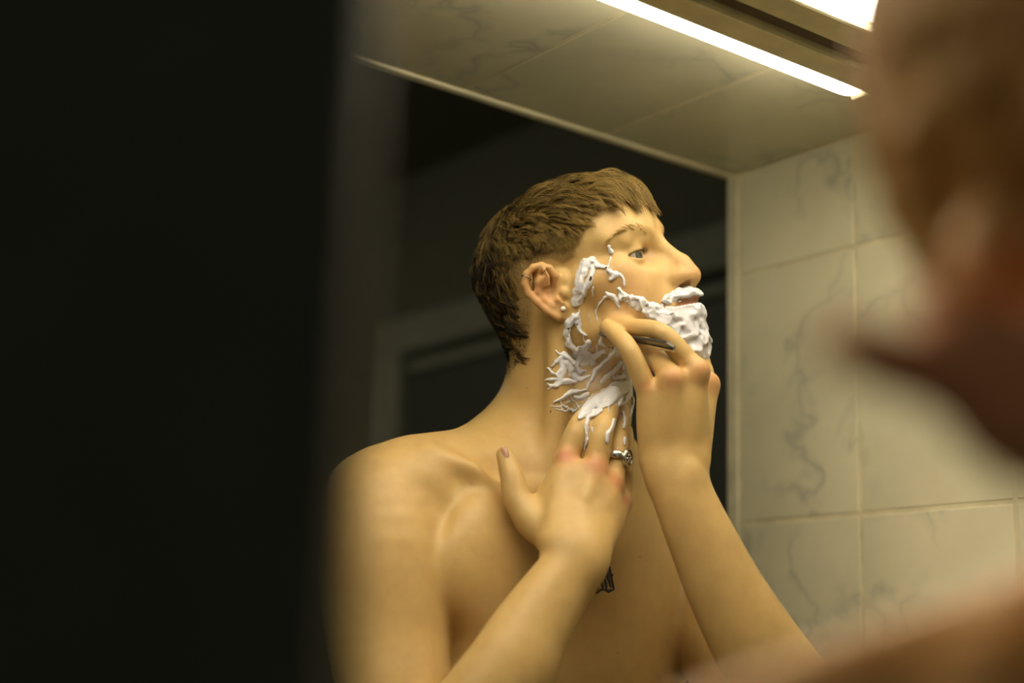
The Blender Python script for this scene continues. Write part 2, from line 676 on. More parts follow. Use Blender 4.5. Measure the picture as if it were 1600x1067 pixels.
HB = _frame(26, 17, 5)                  # head axes: forward, up, towards his right ear
_z = 1.5 + 0.072 * HB[2, 2]
HO = P(876, 452, _z) - 0.072 * HB[2]


def H(f, u, s):                         # head point in millimetres
    return HO + np.array([f, u, s]) / 1000.0 @ HB


def HP(px, py, s):                      # head point seen at a pixel, s mm from the middle of the head
    r = P(px, py, 1.0)
    z = (s / 1000.0 + HO @ HB[2]) / (r @ HB[2])
    return r * z


def hloc(p):
    return (p - HO) @ HB.T * 1000.0


ops = []


def add(f, k=4, mode='u', tg='head', slack=0.0):
    ops.append(Op(f, k / 1000.0, mode, tg, slack))


def hell(c, r, k=6, mode='u', axes=None, tg='head'):
    add(ellipsoid(H(*c), HB if axes is None else axes, np.array(r) / 1000.0), k, mode, tg, 0.006)


def hcap(a, b, ra, rb, k=6, mode='u', tg='head', flat=None):
    add(capsule(H(*a), H(*b), ra / 1000.0, rb / 1000.0, flat), k, mode, tg)


def chain(pts, k=4, mode='u', tg='body', flat=None, smooth=4):
    """pts: (px, py, depth, radius mm); a limb: the joints joined by a smooth run of tapering segments, as ONE operator"""
    c = np.array([[*P(*q[:3]), q[3] / 1000.0] for q in pts])
    if len(c) > 2 and smooth:
        e = np.vstack([2 * c[0] - c[1], c, 2 * c[-1] - c[-2]])
        out = []
        for i in range(1, len(e) - 2):
            for t in (np.arange(smooth) / smooth):
                p0, p1, p2, p3 = e[i - 1], e[i], e[i + 1], e[i + 2]
                out.append(0.5 * (2 * p1 + (p2 - p0) * t + (2 * p0 - 5 * p1 + 4 * p2 - p3) * t * t + (3 * p1 - p0 - 3 * p2 + p3) * t ** 3))
        c = np.array(out + [e[-2]])
    sq = None
    if flat is not None:                # flattened limb: built in a squeezed space
        sq = np.asarray(flat[0], float)
        ax = c[-1, :3] - c[0, :3]
        ax /= np.linalg.norm(ax)
        sq = sq - ax * (sq @ ax)
        sq /= np.linalg.norm(sq)
        kf = 1.0 / flat[1] - 1.0
        sqf = sq.astype(np.float32)
        c[:, :3] += (c[:, :3] @ sq)[:, None] * sq * kf
    fs = [capsule(a[:3], b[:3], a[3], b[3]) for a, b in zip(c[:-1], c[1:])]

    def f(p):
        if sq is not None:
            p = p + (p @ sqf)[..., None] * sqf * np.float32(kf)
        d = fs[0](p)
        for g in fs[1:]:
            d = np.minimum(d, g(p))
        return d
    add(f, k, mode, tg)


# --- torso and neck
RT = np.array([-0.67, 0.0, -0.742])
RT = RT - DOWN * (RT @ DOWN)
RT /= np.linalg.norm(RT)
NT = np.cross(RT, DOWN)
NT /= np.linalg.norm(NT)
if NT[2] > 0:
    NT = -NT
TA = np.array([RT, DOWN, NT])
TC = P(872, 1020, 1.505)
add(ellipsoid(TC, TA, (0.163, 0.27, 0.108)), 0, tg='body', slack=0.02)
add(ellipsoid(P(742, 1030, 1.388), TA, (0.045, 0.15, 0.062)), 25, tg='body', slack=0.01)
add(ellipsoid(TC + DOWN * 0.24, TA, (0.145, 0.25, 0.10)), 40, tg='body', slack=0.02)
add(ellipsoid(TC + DOWN * 0.46, TA, (0.160, 0.17, 0.11)), 40, tg='body', slack=0.02)
chain([(655, 772, 1.405, 48), (840, 752, 1.50, 50), (1012, 814, 1.59, 43)], 36)
# trapezius slopes
chain([(842, 655, 1.535, 42), (745, 730, 1.47, 38), (650, 752, 1.42, 40)], 28)
chain([(885, 712, 1.54, 32), (1000, 800, 1.595, 30)], 14)
# pectorals
add(ellipsoid(P(795, 890, 1.395), TA, (0.088, 0.075, 0.030)), 25, tg='body', slack=0.01)
add(ellipsoid(P(1000, 905, 1.50), TA, (0.080, 0.075, 0.028)), 25, tg='body', slack=0.01)
# neck
nk = H(-30, -22, 0)
n1 = P(885, 640, 1.518)
n2 = P(874, 745, 1.50)
add(capsule(nk, n1, 0.060, 0.0600), 12, tg='head')
add(capsule(n1, n2, 0.0600, 0.062), 28, tg='head')
# neck muscle, collar bones, hollow between them
add(capsule(H(-14, -26, 58), P(862, 770, 1.437), 0.012, 0.008), 16, tg='head')
chain([(868, 775, 1.432, 7.5), (800, 765, 1.405, 7), (740, 735, 1.385, 7), (672, 712, 1.385, 8)], 14)
chain([(905, 775, 1.45, 7.5), (960, 768, 1.50, 7), (1015, 762, 1.55, 7)], 14)
add(ellipsoid(P(748, 744, 1.352), np.eye(3), (0.024, 0.010, 0.012)), 20, 's', 'body', 0.03)
add(ellipsoid(P(812, 725, 1.395), np.eye(3), (0.030, 0.017, 0.016)), 18, 's', 'body', 0.03)

# --- right arm: upper arm hanging, forearm rising in front of the chest
chain([(640, 760, 1.40, 38), (590, 786, 1.385, 51), (597, 872, 1.362, 58), (606, 1000, 1.335, 54), (622, 1100, 1.305, 49), (640, 1240, 1.262, 43)], 16)
FZ = (np.array([0, 0, 1.0]), 0.80)
chain([(901, 880, 1.318, 27), (868, 925, 1.305, 30), (824, 995, 1.285, 35.5), (790, 1058, 1.268, 40), (705, 1180, 1.25, 45), (645, 1245, 1.25, 42)], 7, flat=FZ, tg='hand_r', smooth=8)
# hand
W0 = [(866, 846, 1.325, 15), (884, 856, 1.322, 17), (906, 862, 1.322, 17), (928, 862, 1.327, 15)]
MC = [(884, 722, 1.382, 12.0), (929, 735, 1.375, 12.0), (957, 758, 1.382, 11.5), (971, 786, 1.392, 10.5)]
for a, b in zip(W0, MC):
    chain([a, b], 11, tg='hand_r')
add(ellipsoid(P(905, 800, 1.366), np.eye(3), (0.036, 0.046, 0.015)), 12, tg='hand_r')
chain([(901, 880, 1.318, 24), (900, 850, 1.328, 24)], 10, tg='hand_r', flat=FZ)
# thumb
chain([(868, 850, 1.335, 15), (836, 818, 1.35, 14.5), (808, 782, 1.36, 12.8), (800, 745, 1.368, 11.4), (788, 709, 1.378, 8.2)], 6, tg='hand_r')
chain([(836, 815, 1.355, 11), (868, 760, 1.38, 9)], 16, tg='hand_r')
# fingers
FINGERS_R = [
    [(884, 722, 1.382, 12.0), (905, 668, 1.388, 11.0), (926, 640, 1.422, 9.6), (938, 624, 1.450, 8.2)],
    [(929, 735, 1.375, 12.0), (941, 672, 1.382, 11.0), (952, 640, 1.414, 9.6), (958, 616, 1.456, 8.4)],
    [(957, 758, 1.382, 10.8), (966, 700, 1.395, 9.4), (969, 664, 1.424, 8.5), (971, 641, 1.460, 7.8)],
    [(971, 786, 1.392, 9.8), (977, 726, 1.408, 8.0), (980, 697, 1.430, 7.2), (978, 672, 1.468, 6.8)]]
for q in FINGERS_R:
    chain(q, 2.0, tg='hand_r')
for (x, y, z, r) in ((885, 717, 1.3735, 8), (930, 730, 1.3665, 8.5), (957, 753, 1.3735, 7), (969, 783, 1.3845, 6)):
    add(ellipsoid(P(x, y, z), np.eye(3), np.array([r, r * 1.15, r * .8]) / 1000), 8, tg='hand_r')
for a, b in zip(W0[1:], MC[1:]):        # extensor tendons under the skin
    a2 = (a[0] * .35 + b[0] * .65, a[1] * .35 + b[1] * .65, (a[2] * .35 + b[2] * .65) - 0.0125, 2.6)
    b2 = (b[0], b[1], b[2] - 0.010, 3.0)
    chain([a2, b2], 8, tg='hand_r')

# --- left arm, elbow out to the lower right, hand bent at the wrist
chain([(1022, 835, 1.585, 42), (1075, 905, 1.56, 52), (1140, 1010, 1.49, 54), (1275, 1140, 1.365, 44)], 12)
chain([(1056, 742, 1.383, 28), (1072, 786, 1.375, 29), (1100, 850, 1.368, 32), (1138, 930, 1.36, 36), (1190, 1020, 1.352, 41), (1250, 1105, 1.35, 44), (1280, 1140, 1.355, 42)], 7, flat=FZ, tg='hand_l', smooth=7)
W1 = [(1020, 716, 1.39, 13.5), (1043, 722, 1.385, 16), (1066, 722, 1.385, 16), (1087, 714, 1.39, 14)]
M1 = [(1012, 612, 1.388, 10.5), (1050, 592, 1.378, 12.0), (1089, 582, 1.388, 11.5), (1104, 604, 1.42, 11.5)]
for a, b in zip(W1, M1):
    chain([a, b], 11, tg='hand_l')
add(ellipsoid(P(1054, 655, 1.392), np.eye(3), (0.030, 0.045, 0.016)), 12, tg='hand_l')
chain([(1056, 742, 1.383, 27), (1055, 716, 1.388, 26)], 9, tg='hand_l', flat=(np.array([0, 0, 1.0]), 0.7))
add(ellipsoid(P(1076, 748, 1.367), np.eye(3), (0.010, 0.011, 0.006)), 12, tg='hand_l')       # wrist bone
FINGERS_L = [
    [(1012, 612, 1.388, 10.5), (985, 550, 1.388, 9.4), (966, 525, 1.402, 8.6), (949, 511, 1.420, 7.3)],
    [(1050, 592, 1.380, 11.5), (1020, 552, 1.412, 9.5), (1000, 534, 1.44, 8.5)],
    [(1089, 582, 1.390, 11.0), (1038, 522, 1.390, 8.8), (990, 511, 1.408, 8.2), (957, 507, 1.424, 7.0)],
    [(1104, 604, 1.42, 11.0), (1088, 560, 1.47, 9.5), (1030, 545, 1.48, 8.5)]]
for q in FINGERS_L:
    chain(q, 1.6, tg='hand_l')
chain([(1084, 700, 1.405, 14), (1085, 645, 1.435, 12.5), (1060, 590, 1.46, 11), (1020, 560, 1.455, 9)], 6, tg='hand_l')
for (x, y, z, r) in ((1050, 592, 1.377, 5), (1093, 578, 1.381, 7), (1109, 598, 1.415, 7)):
    add(ellipsoid(P(x, y, z), np.eye(3), np.array([r, r * 1.2, r * .85]) / 1000), 12, tg='hand_l')

# --- head
hell((-8, 42, 0), (88, 63, 73), 0)
hell((-44, 30, 0), (67, 60, 67), 20)
hell((-56, -10, 0), (49, 44, 55), 20)
hell((32, 44, 0), (49, 44, 60), 16)
hell((50, -14, 0), (38, 46, 54), 14)                       # middle of the face
hell((30, -8, 0), (46, 34, 66), 16)                        # cheek bones and temples
for s in (1, -1):
    hcap((52, 2, 48 * s), (20, 0, 64 * s), 13, 9, 18)
    hell((42, -32, 40 * s), (30, 30, 17), 18)      # cheek bone arch
    hcap((6, -44, 50 * s), (82, -84, 11 * s), 13, 13, 16)  # jaw
    hcap((2, -10, 58 * s), (6, -44, 50 * s), 12, 13, 14)
    hcap((76, 33, 10 * s), (67, 39, 34 * s), 8, 8, 12)     # brow ridge
    hcap((67, 39, 34 * s), (52, 34, 52 * s), 8, 7, 12)
hell((86, -79, 0), (14, 15, 19), 14)                       # chin
hell((63, -46, 0), (37, 34, 34), 16)                       # mouth
hell((38, -58, 0), (50, 32, 44), 18)                       # under the jaw
hell((-4, -16, 62), (14, 22, 8), 14)
for s in (1, -1):                                          # eye sockets, eyelids
    hell((86, 16, 30 * s), (19, 14, 18), 13, 's')
    hell((62, 13, 32.5 * s), (14.2, 13.8, 14.6), 4)
    hcap((73, 26.5, 19 * s), (66, 27.5, 42 * s), 5, 5, 9)  # fold above the upper lid
# nose
hcap((83, 22, 0), (101, -3, 0), 6.5, 7.0, 11)
hcap((101, -3, 0), (105.5, -17.5, 0), 7.2, 10.2, 6)
hcap((84, -14, 0), (96, -16, 0), 16, 12, 12)
for s in (1, -1):
    hell((95, -16.5, 11.5 * s), (12.5, 8.2, 6.8), 5)
    hell((99, -25.0, 9.0 * s), (9, 5.0, 4.4), 1.2, 's')
hcap((103, -26, 0), (96, -30, 0), 4.0, 5.0, 3)
# lips
for a, b, c in (((103, -36.5, 0), (100, -37, 10), (88, -42, 25)),):
    for s in (1, -1):
        f_ = lambda q: (q[0], q[1], q[2] * s)
        hcap(f_(a), f_(b), 5.2, 4.6, 5)
        hcap(f_(b), f_(c), 4.6, 2.6, 5)
        d0, d1, d2 = (101, -50.5, 0), (98, -50, 10), (87, -44, 25)
        hcap(f_(d0), f_(d1), 6.0, 5.4, 5)
        hcap(f_(d1), f_(d2), 5.4, 2.4, 5)
        hcap((110, -43.0, 0), f_((104, -43.2, 12)), 2.2, 2.0, 1.2, 's')
        hcap(f_((104, -43.2, 12)), f_((92, -43.5, 25)), 2.0, 0.9, 1.2, 's')
HEAD_CORE = len(ops)

# --- ear (seen side) built from its rim, plate, fold, hollow and tragus; the far ear is its mirror
EAR = [(868, 446, 75), (867, 430, 79), (858, 419, 83), (846, 415, 87), (833, 418, 91), (823, 428, 93), (820, 443, 93), (826, 458, 91), (839, 472, 88), (854, 485, 84), (870, 495, 79)]
LOBE = [(858, 480, 80), (874, 490, 75), (886, 490, 70)]
ear = [hloc(HP(*q)) for q in EAR]
lobe = [hloc(HP(*q)) for q in LOBE]
plate = [hloc(HP(*q)) for q in ((845, 432, 86), (847, 450, 83), (861, 470, 78), (876, 484, 73))]
anti = [hloc(HP(*q)) for q in ((852, 431, 86), (841, 441, 88), (840, 455, 87), (850, 468, 84), (864, 479, 80))]
conc = hloc(HP(861, 457, 83))
trag = hloc(HP(881, 458, 75))
slit = [hloc(HP(*q)) for q in ((868, 452, 83), (874, 462, 80), (881, 468, 77))]
fossa = hloc(HP(851, 427, 88))
for s in (1, -1):
    g_ = lambda q: np.array([q[0], q[1], q[2] * s])
    for a, b in zip(plate[:-1], plate[1:]):
        hcap(g_(a), g_(b), 11.5, 10, 2, flat=(HB[2] * s - 0.35 * HB[0], 0.26), tg='ear')
    hcap(g_((0, 10, 68)), g_((-12, -8, 70)), 9, 9, 6, tg='ear')
    for j, (a, b) in enumerate(zip(ear[:-1], ear[1:])):
        hcap(g_(a), g_(b), 3.6, 3.6, 1.6, tg='ear')
    for a, b in zip(lobe[:-1], lobe[1:]):
        hcap(g_(a), g_(b), 6.4, 6.2, 3, flat=(HB[2] * s, 0.6), tg='ear')
    for a, b in zip(anti[:-1], anti[1:]):
        hcap(g_(a), g_(b), 2.6, 2.8, 3, tg='ear')
    hell(g_(conc), (6.0, 8.0, 5.0), 2.5, 's', tg='ear')
    hell(g_(fossa), (5.0, 3.5, 2.2), 2.5, 's', tg='ear')
    hell(g_(trag), (4.2, 5.5, 3.4), 3, tg='ear')
    for a, b in zip(slit[:-1], slit[1:]):
        hcap(g_(a), g_(b), 2.0, 1.7, 1.5, 's', tg='ear')

# --- eye openings
EYE = {s: (62.0, 13.0, 32.5 * s) for s in (1, -1)}


def lid_slit(s):
    c = np.array(EYE[s])

    def f(p):
        q = hloc(p) - c
        az = np.arctan2(q[..., 2] * s, q[..., 0]) - 0.22         # turned a little to the outside
        el = np.arctan2(q[..., 1], np.hypot(q[..., 0], q[..., 2]))
        w = np.clip(1 - (az / 1.08) ** 2, 0, 1)
        up = 0.005 + 0.25 * w ** 0.8 + 0.05 * az
        dn = -0.005 - 0.25 * w ** 0.9 + 0.05 * az
        r = np.linalg.norm(q, axis=-1)
        d = np.maximum(el - up, dn - el) * 13.0
        d = np.maximum(d, (np.abs(az) - 1.08) * 13.0)
        d = np.maximum(d, 10.5 - r)
        d = np.maximum(d, r - 24)
        return (d / 1000.0).astype(np.float32)
    return f


for s in (1, -1):
    add(lid_slit(s), 0.8, 's', 'eye', 0.01)

man_root = empty('person', Vector(to_world(TC)) * 1.0)
man_root.location.z = 0.0
bpy.context.view_layer.update()
tag(man_root, 'bare-chested man with lathered jaw, seen sharp in profile, shaving with both hands raised', 'person')

lo = np.array([-0.215, -0.225, 1.10])
hi = np.array([0.36, 0.66, 1.80])
HSTEP = 0.0015
BASE_OPS = list(ops)
V, Q = polygonize(ops, lo, hi, HSTEP)
_w = smooth01(pix(V)[:, 1], 560, 620) * (1 - smooth01(pix(V)[:, 0], 850, 865) * smooth01(-pix(V)[:, 1], -810, -770) * smooth01(-pix(V)[:, 0], -1120, -1100)) * 0.7 + 0.0
V = relax(V, Q, 10, _w[:, None])


def paint(V):
    """skin colour of the body itself: blushing knuckles, ears, nose, lips, stubbled scalp"""
    n = len(V)
    col = np.tile(np.array([0.60, 0.405, 0.155]), (n, 1))
    patch = fbm(V, 14.0, 3, 5)[:, None]
    col = col * (0.94 + 0.12 * patch)
    px = pix(V)

    def spot(c, r, tint, amt, r2=None):
        c = np.asarray(c)
        d = np.linalg.norm(V - c, axis=1)
        w = (amt * np.exp(-(d / r) ** 2))[:, None]
        col[:] = col * (1 - w) + np.array(tint) * w
    red = (0.60, 0.17, 0.10)
    for (x, y, z, r) in ((885, 716, 1.37, .010), (931, 731, 1.365, .012), (958, 755, 1.37, .010), (970, 784, 1.38, .010)):
        spot(P(x, y, z), r * 0.95, red, 0.85)
    for (x, y, z, r) in ((1050, 590, 1.368, .013), (1098, 578, 1.378, .013), (1111, 596, 1.41, .012), (1012, 604, 1.38, .008)):
        spot(P(x, y, z), r, red, 0.36)
    h = hloc(V)
    ear_w = np.exp(-((h[:, 0] + 12) / 20) ** 2 - ((h[:, 1] - 2) / 34) ** 2) * smooth01(np.abs(h[:, 2]), 72, 82)
    col[:] = col * (1 - 0.45 * ear_w[:, None]) + np.array((0.66, 0.26, 0.14)) * 0.45 * ear_w[:, None]
    spot(H(108, -14, 0), .016, (0.66, 0.28, 0.16), 0.35)
    spot(H(58, -20, 52), .030, (0.68, 0.30, 0.17), 0.28)
    spot(H(76, 14, 18), .008, (0.45, 0.22, 0.15), 0.4)
    lip = np.exp(-((h[:, 1] + 43.5) / 5.5) ** 4) * smooth01(h[:, 0], 84, 92) * smooth01(-np.abs(h[:, 2]), -27, -22)
    col[:] = col * (1 - 0.8 * lip[:, None]) + np.array((0.28, 0.085, 0.06)) * 0.8 * lip[:, None]
    mouth = smooth01(-np.abs(h[:, 1] + 43.2), -2.6, -1.2) * smooth01(h[:, 0], 84, 90) * smooth01(-np.abs(h[:, 2]), -27, -24) * smooth01(-h[:, 0], -108, -103)
    sc = scalp_mask(h)
    k = 0.55 * sc[:, None]
    col[:] = col * (1 - k) + np.array((0.20, 0.135, 0.055)) * k
    film = ((px[:, 0] > 880) & (px[:, 0] < 1000) & (V[:, 2] > 1.405))
    fl = smooth01(px[:, 0], 884, 905) * smooth01(-px[:, 0], -1005, -985) * smooth01(px[:, 1], 535, 555) * smooth01(-px[:, 1], -650, -625) * film * (0.25 + 0.75 * smooth01(fbm(V, 120.0, 3, 61), 0.4, 0.62))
    k = 0.68 * fl[:, None]                                     # thin film of lather left on the shaved throat
    col[:] = col * (1 - k) + np.array((0.70, 0.62, 0.55)) * k
    # moles
    for (x, y) in ((736, 755), (652, 873), (862, 760), (1000, 870), (965, 1020), (1034, 1026), (823, 606)):
        d = np.hypot(px[:, 0] - x, px[:, 1] - y)
        w = (0.4 * np.exp(-(d / 1.6) ** 2))[:, None]
        col[:] = col * (1 - w) + np.array((0.16, 0.07, 0.03)) * w
    return np.clip(col, 0, 1)


def scalp_mask(h):
    """1 where hair grows; h in head millimetres"""
    f, u, s = h[:, 0], h[:, 1], np.abs(h[:, 2])
    front = np.interp(u, [-70, -30, 0, 16, 26, 45, 62, 72, 80, 88, 96], [-72, -46, -34, -30, 22, 29, 34, 35, 42, 54, 66]) + 0 * s
    front = front + np.where(u > 70, 16 * (1 - np.clip(s / 46, 0, 1)), 0)
    w = smooth01(front - f, -2, 7)
    low = np.interp(f, [-120, -90, -40], [-66, -64, -40])
    w = w * smooth01(u - low, -6, 8)
    ear = np.hypot((f + 10) / 24, (u - 2) / 32)
    w = w * np.where(s > 60, smooth01(ear, 0.9, 1.05), 1)
    return w


body = grid_mesh('body', V, Q, SKIN, man_root, paint(V), flip=False)
print('body', len(V), len(Q))

# --- eyes
for s in (1, -1):
    c = H(*EYE[s])
    bm = bmesh.new()
    bmesh.ops.create_uvsphere(bm, u_segments=32, v_segments=20, radius=0.0122)
    eye = bm_obj('eyeball', bm, plain('eye_white', (0.46, 0.41, 0.32), 0.12, 0, 0.03), man_root, smooth=True)
    eye.matrix_parent_inverse = Matrix.Identity(4)
    eye.location = Vector(to_world(c)) - man_root.location
    g = H(*(np.array(EYE[s]) + np.array([90, -4, 14]))) - c      # gaze
    g = g / np.linalg.norm(g)
    gw = Vector(g @ CAM)
    eye.rotation_euler = gw.to_track_quat('Z', 'Y').to_euler()
    for nm, r, off, col, ro in (('iris', 0.0062, 0.01065, (0.085, 0.09, 0.065), 0.1), ('pupil', 0.0028, 0.0110, (0.008, 0.008, 0.008), 0.05)):
        bm = bmesh.new()
        bmesh.ops.create_uvsphere(bm, u_segments=28, v_segments=12, radius=1.0)
        for v in bm.verts:
            v.co = Vector((v.co.x * r, v.co.y * r, v.co.z * 0.0021 + off))
        o = bm_obj(nm, bm, plain(nm + '_colour', col, ro, 0, 0.15, 300), eye, smooth=True)
        o.matrix_parent_inverse = Matrix.Identity(4)
# --- where a pixel's sight line meets the body
def cast(px, py, opset, z0=1.2, steps=70):
    px, py = np.asarray(px, float), np.asarray(py, float)
    d = np.stack([(px - 800) / FPX, (py - 533.5) / FPX, np.ones_like(px)], -1)
    z = np.full(px.shape, z0)
    for _ in range(steps):
        z = z + 0.85 * eval_ops(opset, (d * z[..., None]).astype(np.float32)) / np.linalg.norm(d, axis=-1)
    return d * z[..., None]


HEAD_OPS = [o for o in BASE_OPS if o.tag in ('head', 'ear', 'eye', 'body')]

# --- hair: every strand is combed along the skull, forward on top, down at the sides and back
CR_C, CR_R = np.array([-8., 42., 0.]), np.array([90., 63., 73.])


def skull_n(h):
    n = (h - CR_C) / CR_R ** 2
    return n / np.linalg.norm(n, axis=-1, keepdims=True)


def skull_lv(h):
    return np.linalg.norm((h - CR_C) / CR_R, axis=-1)


def unit(v):
    return v / np.maximum(np.linalg.norm(v, axis=-1, keepdims=True), 1e-9)


def make_curves(name, pts, radius, shade, mat, parent):
    n, k, _ = pts.shape
    hc = bpy.data.hair_curves.new(name)
    hc.add_curves([k] * n)
    w = to_world(pts.reshape(-1, 3)).astype(np.float32)
    hc.attributes['position'].data.foreach_set('vector', w.ravel())
    ra = hc.attributes.get('radius') or hc.attributes.new('radius', 'FLOAT', 'POINT')
    rr = np.broadcast_to(np.asarray(radius, np.float32), (n, k)).ravel()
    ra.data.foreach_set('value', np.ascontiguousarray(rr))
    at = hc.attributes.new('shade', 'FLOAT', 'CURVE')
    at.data.foreach_set('value', np.asarray(shade, np.float32))
    hc.materials.append(mat)
    return link(bpy.data.objects.new(name, hc), parent)


hv = hloc(V)
sm = scalp_mask(hv)
cand = np.nonzero((sm > 0.02) & (np.abs(hv[:, 2]) < 78))[0]
side_z = hv[cand, 2]
prob = sm[cand] * np.where(side_z < -20, 0.5, 1.0) * np.interp(hv[cand, 1] + 0.25 * np.abs(np.minimum(hv[cand, 0] + 40, 0)), [15, 45, 62], [0.45, 0.75, 1.0]) ** np.where(hv[cand, 0] < -38, 0.15, 1.0)
cand = np.concatenate([cand[rng.random(len(cand)) < prob], cand[rng.random(len(cand)) < prob * 0.9]])
root = hv[cand] + rng.normal(0, 0.6, (len(cand), 3))
keepm = np.hypot((root[:, 0] + 10) / 24, (root[:, 1] - 2) / 31)
root = root[(keepm > 0.97) | (np.abs(root[:, 2]) < 60)]
nS = len(root)
f_, u_, s_ = root[:, 0], root[:, 1], root[:, 2]
top = smooth01(u_ - 0.10 * f_, 66, 84)
back = smooth01(-f_, 42, 72) * (1 - top)
side = np.clip(1 - top - back, 0, 1)
sg = np.sign(s_)
lump = 1.5 * (fbm(root / 1000.0, 70.0, 3, 3) - 0.5)
lump2 = 1.5 * (fbm(root / 1000.0, 85.0, 3, 31) - 0.5)
dir_top = np.stack([np.ones(nS), -0.15 + lump * 0.8, 0.10 * sg + 1.5 * lump2], -1)
crown = smooth01(-f_, 25, 70)
dir_top = unit(dir_top) * (1 - crown)[:, None] + unit(np.stack([-0.35 + 1.2 * lump, -0.9 + 0 * lump, 0.5 * sg + 1.2 * lump2], -1)) * crown[:, None]
up_side = smooth01(u_, 48, 70)
dir_side = unit(np.stack([0.15 + 0.55 * up_side + 0.6 * lump, -1 + 0 * lump, 0.1 * sg], -1))
dir_back = unit(np.stack([-0.05 + 1.3 * lump, -1.0 + 0 * lump, 0.25 * sg + 1.3 * lump2], -1))
D = unit(dir_top * top[:, None] + dir_side * side[:, None] + dir_back * back[:, None])
len_top = np.interp(f_, [-90, -40, 20, 45, 60], [26, 32, 44, 52, 46])
len_side = np.interp(u_, [10, 26, 40, 55, 70], [1.8, 3.0, 6.0, 15, 28])
len_back = np.interp(u_, [-64, -48, -25, 10, 60], [9, 14, 21, 26, 28])
earw = smooth01(-np.hypot((f_ + 10), (u_ - 2)), -52, -34) * smooth01(np.abs(s_), 50, 66)
L = (len_top * top + len_side * side + len_back * back) * (1 - 0.75 * earw)
L = L * (0.62 + 0.5 * rng.random(nS)) * (0.8 + 0.55 * fbm(root / 1000.0, 140.0, 1, 9))
lift = (0.33 * top + 0.22 * side + 0.5 * back) * np.clip(L / 20, 0.5, 1.0)
K = 8
pts = np.zeros((nS, K, 3))
pts[:, 0] = root
p, d = root.copy(), D.copy()
lv0 = skull_lv(root)
# tufts: neighbours wave together and their tips gather
guide = rng.choice(nS, nS // 16, replace=False)
gid = np.zeros(nS, int)
for a in range(0, nS, 2000):
    dd = ((root[a:a + 2000, None, :] - root[None, guide, :]) ** 2).sum(-1)
    gid[a:a + 2000] = guide[np.argmin(dd, 1)]
curlp = (rng.random(nS) * 6.28)[gid] + rng.normal(0, 0.35, nS)
for i in range(1, K):
    n = skull_n(p)
    t = unit(d - n * np.einsum('ij,ij->i', d, n)[:, None])
    w = lift * (1.0 - i / (K - 1.0)) * 1.7
    fr = smooth01(p[:, 0], 54, 78) * top
    g = np.stack([0.25 * np.ones(nS), -1.0 * np.ones(nS), np.zeros(nS)], -1)
    st = unit(t + n * w[:, None] + g * (1.15 * fr)[:, None] + 0.42 * np.stack([np.sin(curlp + i * 1.1), np.cos(curlp + i), np.sin(curlp * 2 + i)], -1) * np.clip(L / 30, 0, 1)[:, None])
    p = p + st * (L / (K - 1))[:, None]
    lv = skull_lv(p)
    mn = np.where(p[:, 0] < 70, 1.0 + 0.02 + 0.035 * np.clip(L / 25, 0, 1.2) * min(i / 3.0, 1), 0.0)
    fix = np.maximum(mn / lv, 1.0)
    low = (p[:, 1] < -5)
    p = np.where(low[:, None], p, CR_C + (p - CR_C) * fix[:, None])
    pts[:, i] = p
tt = (np.linspace(0, 1, K) ** 1.3)[None, :, None]
amt = (0.85 * np.clip((L - 8) / 14, 0, 1) * (0.35 + 0.65 * rng.random(nS) ** 0.6))[:, None, None]
pts = pts + (pts[gid] - pts) * tt * amt
gsh = rng.random(nS)[gid]
shade = 0.30 * top + 0.42 * side + 0.02 * back + 0.25 * lump + 0.5 * (gsh - 0.5) + 0.26 * smooth01(f_, -20, 50) - 0.14 * smooth01(-f_, 20, 70) - 0.08  # tuft variation; front lightened and back darkened to mimic the light
cp = HO + (pts / 1000.0) @ HB
rad = np.array([1.0] * (K - 2) + [0.8, 0.25])[None, :] * np.interp(L, [2, 8, 20], [0.00010, 0.00013, 0.00017])[:, None]
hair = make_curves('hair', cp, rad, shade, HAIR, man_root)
print('hair', nS)

# --- eyebrow and lashes of the eye in view (and their mirror)
def brow(s):
    ctl = np.array([hloc(HP(*q)) for q in ((1010, 364, 16), (1000, 358, 23), (984, 356, 33), (968, 363, 43), (953, 375, 50))])
    n = 130
    t = rng.random(n) ** 0.9 * 3.999
    i = t.astype(int)
    c = ctl[i] + (ctl[i + 1] - ctl[i]) * (t - i)[:, None]
    wdt = np.interp(t, [0, 1, 3, 4], [4.0, 4.2, 3.2, 1.4])
    c = c + np.stack([np.zeros(n), rng.normal(0, 0.45, n) * wdt, np.zeros(n)], -1)
    q = pix(HO + c / 1000 @ HB)
    h = hloc(cast(q[:, 0], q[:, 1], HEAD_OPS))
    tang = unit(ctl[i + 1] - ctl[i]) + np.array([0, 0.25, 0]) + rng.normal(0, 0.15, (n, 3))
    out = unit(h - np.array([30, 25, 0]))
    pp = np.stack([h + unit(tang) * k * 2.2 + out * (0.2 + 0.35 * k - 0.12 * k * k) for k in range(4)], 1)
    pp[..., 2] *= s
    return pp


